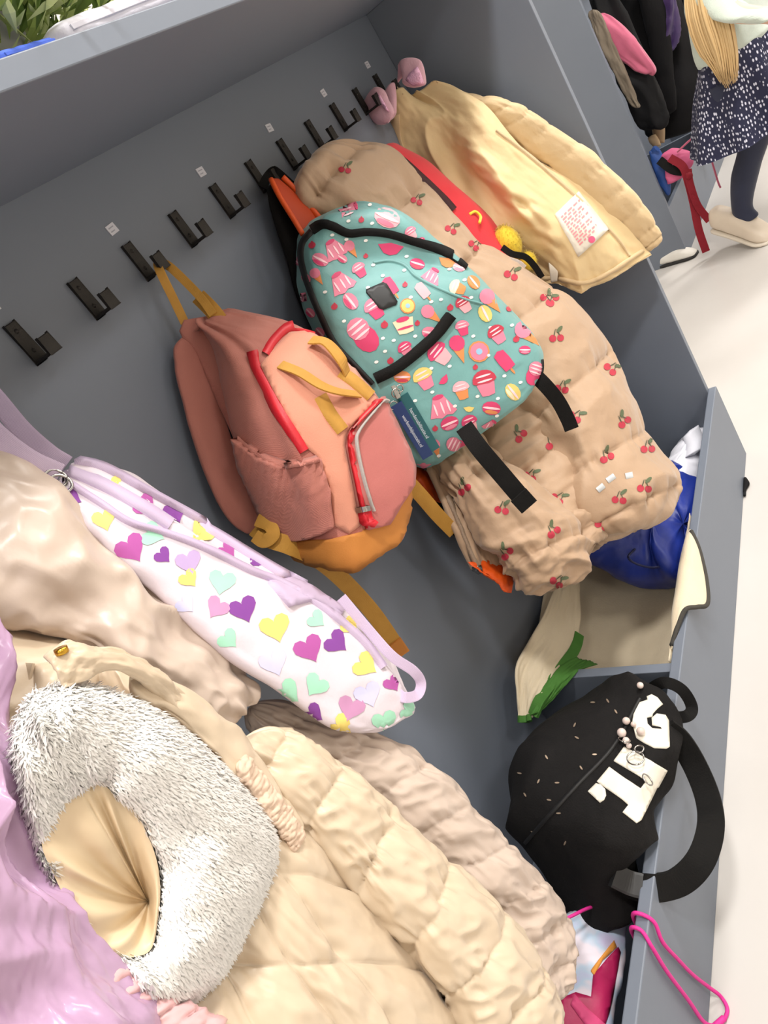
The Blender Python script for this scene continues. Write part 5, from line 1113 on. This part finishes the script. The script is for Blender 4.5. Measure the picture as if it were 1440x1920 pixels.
tubeloft('foot', [(1214, 258, 2.74, 1228, 250, 2.74), (1218, 268, 2.73, 1236, 262, 2.73), (1226, 276, 2.72, 1240, 274, 2.72)], MATS['tan_boot'], sh, mode='X', thick=.7, nu=20, nv=16)
blb = thing('tote_bag', 'blue fabric bag at the near corner of the far cubby bin', 'bag', PX(1235, 360, 2.6))
tubeloft('pouch', [(1215, 282, 2.60, 1232, 276, 2.60), (1222, 310, 2.59, 1248, 300, 2.59), (1234, 340, 2.58, 1256, 340, 2.58), (1248, 368, 2.575, 1258, 366, 2.575)], mat('mid_blue', (40, 78, 150), 0.6), blb, mode='X', thick=.5, nu=30, nv=30, disp=wrinkle(.004, 4, 4, 251))
ribbon('handle', [(1222, 284, 2.585), (1228, 276, 2.58), (1236, 282, 2.58)], 0.01, 0.002, MATS['mid_blue'], blb, mode='X')
pkb = thing('drawstring_bag', 'pink and black drawstring bag spilling over the far cubby bin', 'bag', PX(1280, 330, 2.6))
tubeloft('pouch', [(1236, 292, 2.60, 1262, 276, 2.60), (1244, 310, 2.58, 1300, 285, 2.58), (1248, 330, 2.56, 1296, 312, 2.56), (1252, 348, 2.55, 1278, 335, 2.55)], mat('pink_nylon', (206, 92, 134), 0.7), pkb, mode='X', thick=.5, nu=36, nv=30, disp=wrinkle(.006, 4, 4, 255))
ribbon('black_band', [(1236, 300, 2.56), (1260, 318, 2.54), (1280, 322, 2.535)], 0.03, 0.004, M_blackfab, pkb, mode='X')
tube('cord', [PX(1270, 285, 2.55), PX(1295, 262, 2.54), PX(1313, 254, 2.54), PX(1321, 262, 2.53), PX(1334, 300, 2.52), PX(1346, 340, 2.51), PX(1351, 352, 2.51)], 0.0035, M_pkh, pkb)
rb = thing('scarf', 'dark red scarf straps trailing over the far cubby bin board', 'scarf', PX(1310, 460, 2.45))
ribbon('strap', [(1256, 296, 2.55), (1280, 312, 2.52), (1290, 340, 2.50), (1300, 380, 2.49), (1310, 430, 2.47), (1324, 472, 2.46)], 0.028, 0.004, mat('dark_red_knit', (138, 16, 36), 0.85, (120, 10, 28), 60, .3, 400), rb, mode='X', m=50)
ribbon('strap', [(1290, 318, 2.51), (1294, 345, 2.49), (1308, 385, 2.48), (1330, 414, 2.47)], 0.026, 0.004, MATS['dark_red_knit'], rb, mode='X', m=40)
blob('knot', PX(1292, 330, 2.50), 0.014, MATS['dark_red_knit'], rb, seed=4)
ws = thing('shoe', 'white shoe with dark sole poking out below the far cubby corner', 'shoe', PZ(1285, 490, 0))
p = PZ(1283, 488, 0)
def shoe(parent, c, d, L, hgt, wd, m1, m2, rise=0.0):
    d = Vector(d).normalized(); s = Vector((-d.y, d.x, 0)); c = Vector(c)
    prof = [(-.5, .75, .80), (-.42, .95, .95), (-.2, 1.0, .95), (.05, .98, 1.0), (.3, .74, 1.05), (.45, .45, .8), (.5, .25, .5)]
    C4 = []
    for t_, h_, w_ in prof:
        b = c + d * L * t_ + Vector((0, 0, rise * max(0, .35 - t_) / .85)); hw = s * wd * w_ * .5
        C4.append([tuple(b - hw + Vector((0, 0, .008))), tuple(b - hw * .7 + Vector((0, 0, hgt * h_))), tuple(b + hw * .7 + Vector((0, 0, hgt * h_))), tuple(b + hw + Vector((0, 0, .008)))])
    ring_loft('upper', C4, m1, parent, nu=36, nv=40, e=3, capA=.06, capB=.08, disp=wrinkle(.0015, 4, 4, 7))
    C4 = []
    for t_, h_, w_ in prof:
        b = c + d * L * t_ * 1.03 + Vector((0, 0, rise * max(0, .35 - t_) / .85)); hw = s * wd * w_ * .53
        C4.append([tuple(b - hw), tuple(b - hw + Vector((0, 0, .012))), tuple(b + hw + Vector((0, 0, .012))), tuple(b + hw)])
    ring_loft('sole', C4, m2, parent, nu=28, nv=24, e=5, capA=.05, capB=.05)
shoe(ws, (p.x + .02, p.y + .02, 0), (-.3, -1, 0), .15, .05, .06, mat('shoe_white', (226, 222, 214), 0.6), mat('sole_dark', (38, 36, 36), 0.7))
ds = thing('mitten', 'small black mitten tip lying on the floor against the bin board', 'mitten', (0.985, -0.318, 0))
C4 = [[(1.0 - k, -.306, .002), (1.0 - k, -.306 - w_, .002), (1.0 - k, -.306 - w_, h_), (1.0 - k, -.306, h_)] for k, w_, h_ in ((-.02, .004, .008), (-.005, .010, .012), (.01, .014, .012), (.025, .008, .010), (.04, .005, .008))]
ring_loft('hand', C4, M_bc, ds, nu=24, nv=24, e=2.2, capA=.1, capB=.1)
tube('cuff', [Vector((.962, -.310, .006)), Vector((.95, -.310, .006))], 0.003, M_bc2, ds)

# ------------------------------------------------------------------ girl walking past
GO = Vector((2.40, -0.39, 0)); gf = Vector((-0.42, -0.9, 0)).normalized(); gs = gf.cross(Vector((0, 0, 1)))
def gl(s, f, z): return GO + gs * s + gf * (f + 0.16 * max(0, z - 0.4)) + Vector((0, 0, z))
girl = thing('person', 'person in mint sweater, dotted navy skirt and navy tights walking past', 'person', tuple(GO))
M_skin = mat('skin', (228, 188, 164), 0.55, (220, 176, 152), 30)
verts = []; edges = []; rad = []
def AF(sd): return .20 if sd > 0 else -.02
def jv(p, r, par=None):
    verts.append(tuple(p - GO)); rad.append(r)
    if par is not None: edges.append((par, len(verts) - 1))
    return len(verts) - 1
pel = jv(gl(0, 0, .60), .085); sp_ = jv(gl(0, .005, .70), .078, pel); ch_ = jv(gl(0, .0, .83), .085, sp_); nk = jv(gl(0, .005, .935), .036, ch_)
hd0 = jv(gl(0, .012, .98), .05, nk); hd1 = jv(gl(0, .015, 1.05), .075, hd0); hd2 = jv(gl(0, .005, 1.11), .072, hd1); hd3 = jv(gl(0, 0, 1.15), .045, hd2)
nose = jv(gl(0, .09, 1.045), .010, hd1)
for sd in (-1, 1):
    shd = jv(gl(sd * .10, 0, .885), .045, ch_); elb = jv(gl(sd * .145, .10 * sd - .0, .76), .029, shd); wr = jv(gl(sd * .13, AF(sd), .70 if sd > 0 else .62), .02, elb)
    hb_ = Vector(gl(sd * .13, AF(sd) + .02, .66 if sd > 0 else .58)); pm = jv(hb_, .02, wr)
    for k, (o1, l1) in enumerate(((-.018, .042), (-.007, .050), (.005, .048), (.016, .038))):
        a = jv(hb_ + gs * o1 + Vector((0, 0, -.026)), .0072, pm); b = jv(hb_ + gs * o1 * 1.2 + gf * .006 + Vector((0, 0, -.026 - l1 * .55)), .0066, a); jv(hb_ + gs * o1 * 1.2 + gf * .002 + Vector((0, 0, -.026 - l1)), .0058, b)
    a = jv(hb_ + gf * .024 + Vector((0, 0, -.005)), .008, pm); jv(hb_ + gf * .034 + Vector((0, 0, -.03)), .0068, a)
ank = Vector((2.44, -.285, .135)); kne = Vector((2.395, -.40, .37))
L1 = jv(gl(.065, 0, .55), .06, pel); L2 = jv(kne, .040, L1); L3 = jv(ank, .026, L2); L4 = jv(Vector((2.41, -.30, .035)), .012, L3)
R1 = jv(gl(-.065, 0, .55), .06, pel); R2 = jv(gl(-.07, .17, .34), .040, R1); R3 = jv(gl(-.07, .24, .08), .026, R2); R4 = jv(gl(-.07, .33, .03), .02, R3)
me = bpy.data.meshes.new('body'); me.from_pydata(verts, edges, []); me.materials.append(M_skin)
bo = bpy.data.objects.new('body', me); COL.objects.link(bo); bo.parent = girl
sk = bo.modifiers.new('skin', 'SKIN'); sk.use_smooth_shade = True
for i, r_ in enumerate(rad): me.skin_vertices[0].data[i].radius = (r_, r_)
me.skin_vertices[0].data[pel].use_root = True
ss = bo.modifiers.new('sub', 'SUBSURF'); ss.levels = 2; ss.render_levels = 2
# face
M_eye = mat('eye_white', (236, 234, 230), 0.2); M_iris = mat('iris_blue', (70, 96, 120), 0.3); M_lip = mat('lips', (196, 112, 108), 0.5)
for sd in (-1, 1):
    blob('eye', gl(sd * .03, .074, 1.062), .011, M_eye, girl, nz=0); blob('iris', gl(sd * .03, .083, 1.062), .005, M_iris, girl, nz=0)
    blob('ear', gl(sd * .078, 0, 1.05), .017, M_skin, girl, (.5, 1, 1.4), nz=0.05)
blob('mouth', gl(0, .072, 1.012), .012, M_lip, girl, (1.3, 1.0, .45), nz=0)
def gring(name, rings, m_, disp=None, nu=90, nv=60, capA=0, capB=0, e=2.0, parent=girl):
    C4 = [[tuple(gl(s - rs__, f - rf, z)), tuple(gl(s - rs__, f + rf, z)), tuple(gl(s + rs__, f + rf, z)), tuple(gl(s + rs__, f - rf, z))] for s, f, z, rs__, rf in rings]
    return ring_loft(name, C4, m_, parent, nu=nu, nv=nv, e=e, capA=capA, capB=capB, disp=disp)
# skirt with a dotted weave
Msk = bpy.data.materials.new('dotted_navy'); Msk.use_nodes = True
nt = Msk.node_tree; b_ = nt.nodes['Principled BSDF']; b_.inputs['Roughness'].default_value = 0.85
tc = nt.nodes.new('ShaderNodeTexCoord'); mp = nt.nodes.new('ShaderNodeMapping'); mp.inputs['Scale'].default_value = (120, 120, 62); nt.links.new(tc.outputs['Object'], mp.inputs['Vector'])
vo = nt.nodes.new('ShaderNodeTexVoronoi'); vo.inputs['Scale'].default_value = 1.0; vo.inputs['Randomness'].default_value = 0.55; nt.links.new(mp.outputs[0], vo.inputs['Vector'])
cr = nt.nodes.new('ShaderNodeValToRGB'); cr.color_ramp.elements[0].position = 0.26; cr.color_ramp.elements[0].color = srgb(206, 206, 222); cr.color_ramp.elements[1].position = 0.36; cr.color_ramp.elements[1].color = srgb(28, 30, 58)
nt.links.new(vo.outputs['Distance'], cr.inputs[0]); nt.links.new(cr.outputs[0], b_.inputs['Base Color'])
gring('skirt', [(0, 0, .70, .105, .085), (0, 0, .64, .125, .105), (0, -.005, .55, .15, .135), (0, -.008, .46, .172, .158), (0, -.01, .385, .185, .172)], Msk, disp=lambda u, v: 0.014 * np.sin(u * 2 * np.pi * 9 + 1.5 * np.sin(u * 12)) * v + 0.003 * vn(u * 20, v * 4, 261))
M_swt = mat('mint_knit', (206, 216, 206), 0.9, (194, 206, 196), 60, 0.5, 260, sheen=0.4, weave=220)
gring('sweater', [(0, 0, .645, .115, .10), (0, 0, .66, .125, .11), (0, 0, .74, .13, .11), (0, 0, .83, .128, .105), (0, 0, .90, .10, .085), (0, 0, .935, .055, .05)], M_swt, disp=wrinkle(.004, 6, 6, 265))
for sd in (-1, 1):
    ringp = [(gl(sd * .09, 0, .90), .05), (gl(sd * .125, .04 * sd, .82), .045), (gl(sd * .145, .10 * sd, .76), .04), (gl(sd * .137, (.10 * sd + AF(sd)) / 2, .73 if sd > 0 else .69), .036), (gl(sd * .13, AF(sd), .70 if sd > 0 else .62), .032)]
    C4 = []
    for c, r_ in ringp: C4.append([tuple(c - gs * r_ - gf * r_), tuple(c - gs * r_ + gf * r_), tuple(c + gs * r_ + gf * r_), tuple(c + gs * r_ - gf * r_)])
    ring_loft('sweater_sleeve', C4, M_swt, girl, nu=40, nv=40, e=2, capA=.05, capB=.03, disp=wrinkle(.003, 4, 6, 267))
M_tgt = mat('navy_tights', (24, 30, 54), 0.7, (30, 36, 62), 40, .15, 400, sheen=.2)
def leg(pts):
    C4 = [[tuple(c + Vector((-r_, r_, 0))), tuple(c + Vector((-r_, -r_, 0))), tuple(c + Vector((r_, -r_, 0))), tuple(c + Vector((r_, r_, 0)))] for c, r_ in pts]
    ring_loft('tights_leg', C4, M_tgt, girl, nu=32, nv=50, e=2, capA=.02, capB=.03)
leg([(gl(.065, 0, .60), .078), (gl(.065, 0, .50), .068), (kne, .055), (kne * .5 + ank * .5 + Vector((.005, .008, 0)), .050), (ank, .036), (ank + Vector((-.01, -.01, -.05)), .034)])
leg([(gl(-.065, 0, .60), .078), (gl(-.067, .08, .46), .066), (gl(-.07, .17, .34), .055), (gl(-.07, .21, .22), .048), (gl(-.07, .24, .10), .036), (gl(-.07, .25, .04), .034)])
M_slp = mat('cream_slipper', (222, 208, 190), 0.45, (206, 190, 172), 14, .2, 80, sheen=.2)
M_slps = mat('slipper_sole', (226, 216, 200), 0.8)
for c, d, ri in ((Vector((2.435, -.265, 0)), Vector((-.60, -.80, 0)), .085), (gl(-.07, .30, 0), gf, 0)):
    st = obj('slipper', *box(c.x - .002, c.x + .002, c.y - .002, c.y + .002, .004, .01), M_slps, girl)
    shoe(st, (c.x, c.y, 0), d, .215, .09, .092, M_slp, M_slps, ri)
# hair: a scalp cap with long hanging locks
M_hair = mat('fair_hair', (218, 188, 138), 0.45, (188, 152, 102), 60, .1, 200, stretch=(1, 1, .1))
cap_ = gring('hair_cap', [(0, -.012, 1.185, .02, .02), (0, -.012, 1.175, .055, .055), (0, -.015, 1.13, .085, .088), (0, -.022, 1.07, .086, .08), (0, -.035, 1.0, .078, .06), (0, -.045, .94, .06, .04)], M_hair, capA=.02, capB=.03, nu=60, nv=40, disp=lambda u, v: 0.003 * np.sin(u * 150))
rs_ = random.Random(3); mbh = MB()
for k in range(170):
    u_ = rs_.uniform(-1, 1); w_ = rs_.uniform(-1, 1); dv = Vector((.02 * w_, .03 * w_, 0))
    a = gl(.04 + .05 * u_, -.02 + .04 * w_, 1.12 - .03 * abs(u_)); b = PX(1298 + 26 * u_, -95, 2.25) + dv; c = PX(1326 + 28 * u_, 15, 2.225) + dv; c2 = PX(1347 + 24 * u_, 95, 2.215) + dv; d_ = PX(1366 + 18 * u_ + 6 * w_, 160 - 18 * abs(u_) + rs_.uniform(-22, 8), 2.21) + dv * .6
    b = (b + gl(.09 + .05 * u_, 0, .95)) / 2
    V, F = sweep([a, b, c, c2, d_], circ(.0042, 5), Vector((.3, .8, .1)), 14)
    V = V.reshape(14, 5, 3); m_ = V.mean(1, keepdims=True); tp = np.concatenate([np.ones(9), np.linspace(1, .15, 5)])[:, None, None]; V = (m_ + (V - m_) * tp).reshape(-1, 3)
    mbh.add(V, F)
o = mbh.build('hair_locks', M_hair, girl); o['kind'] = 'stuff'
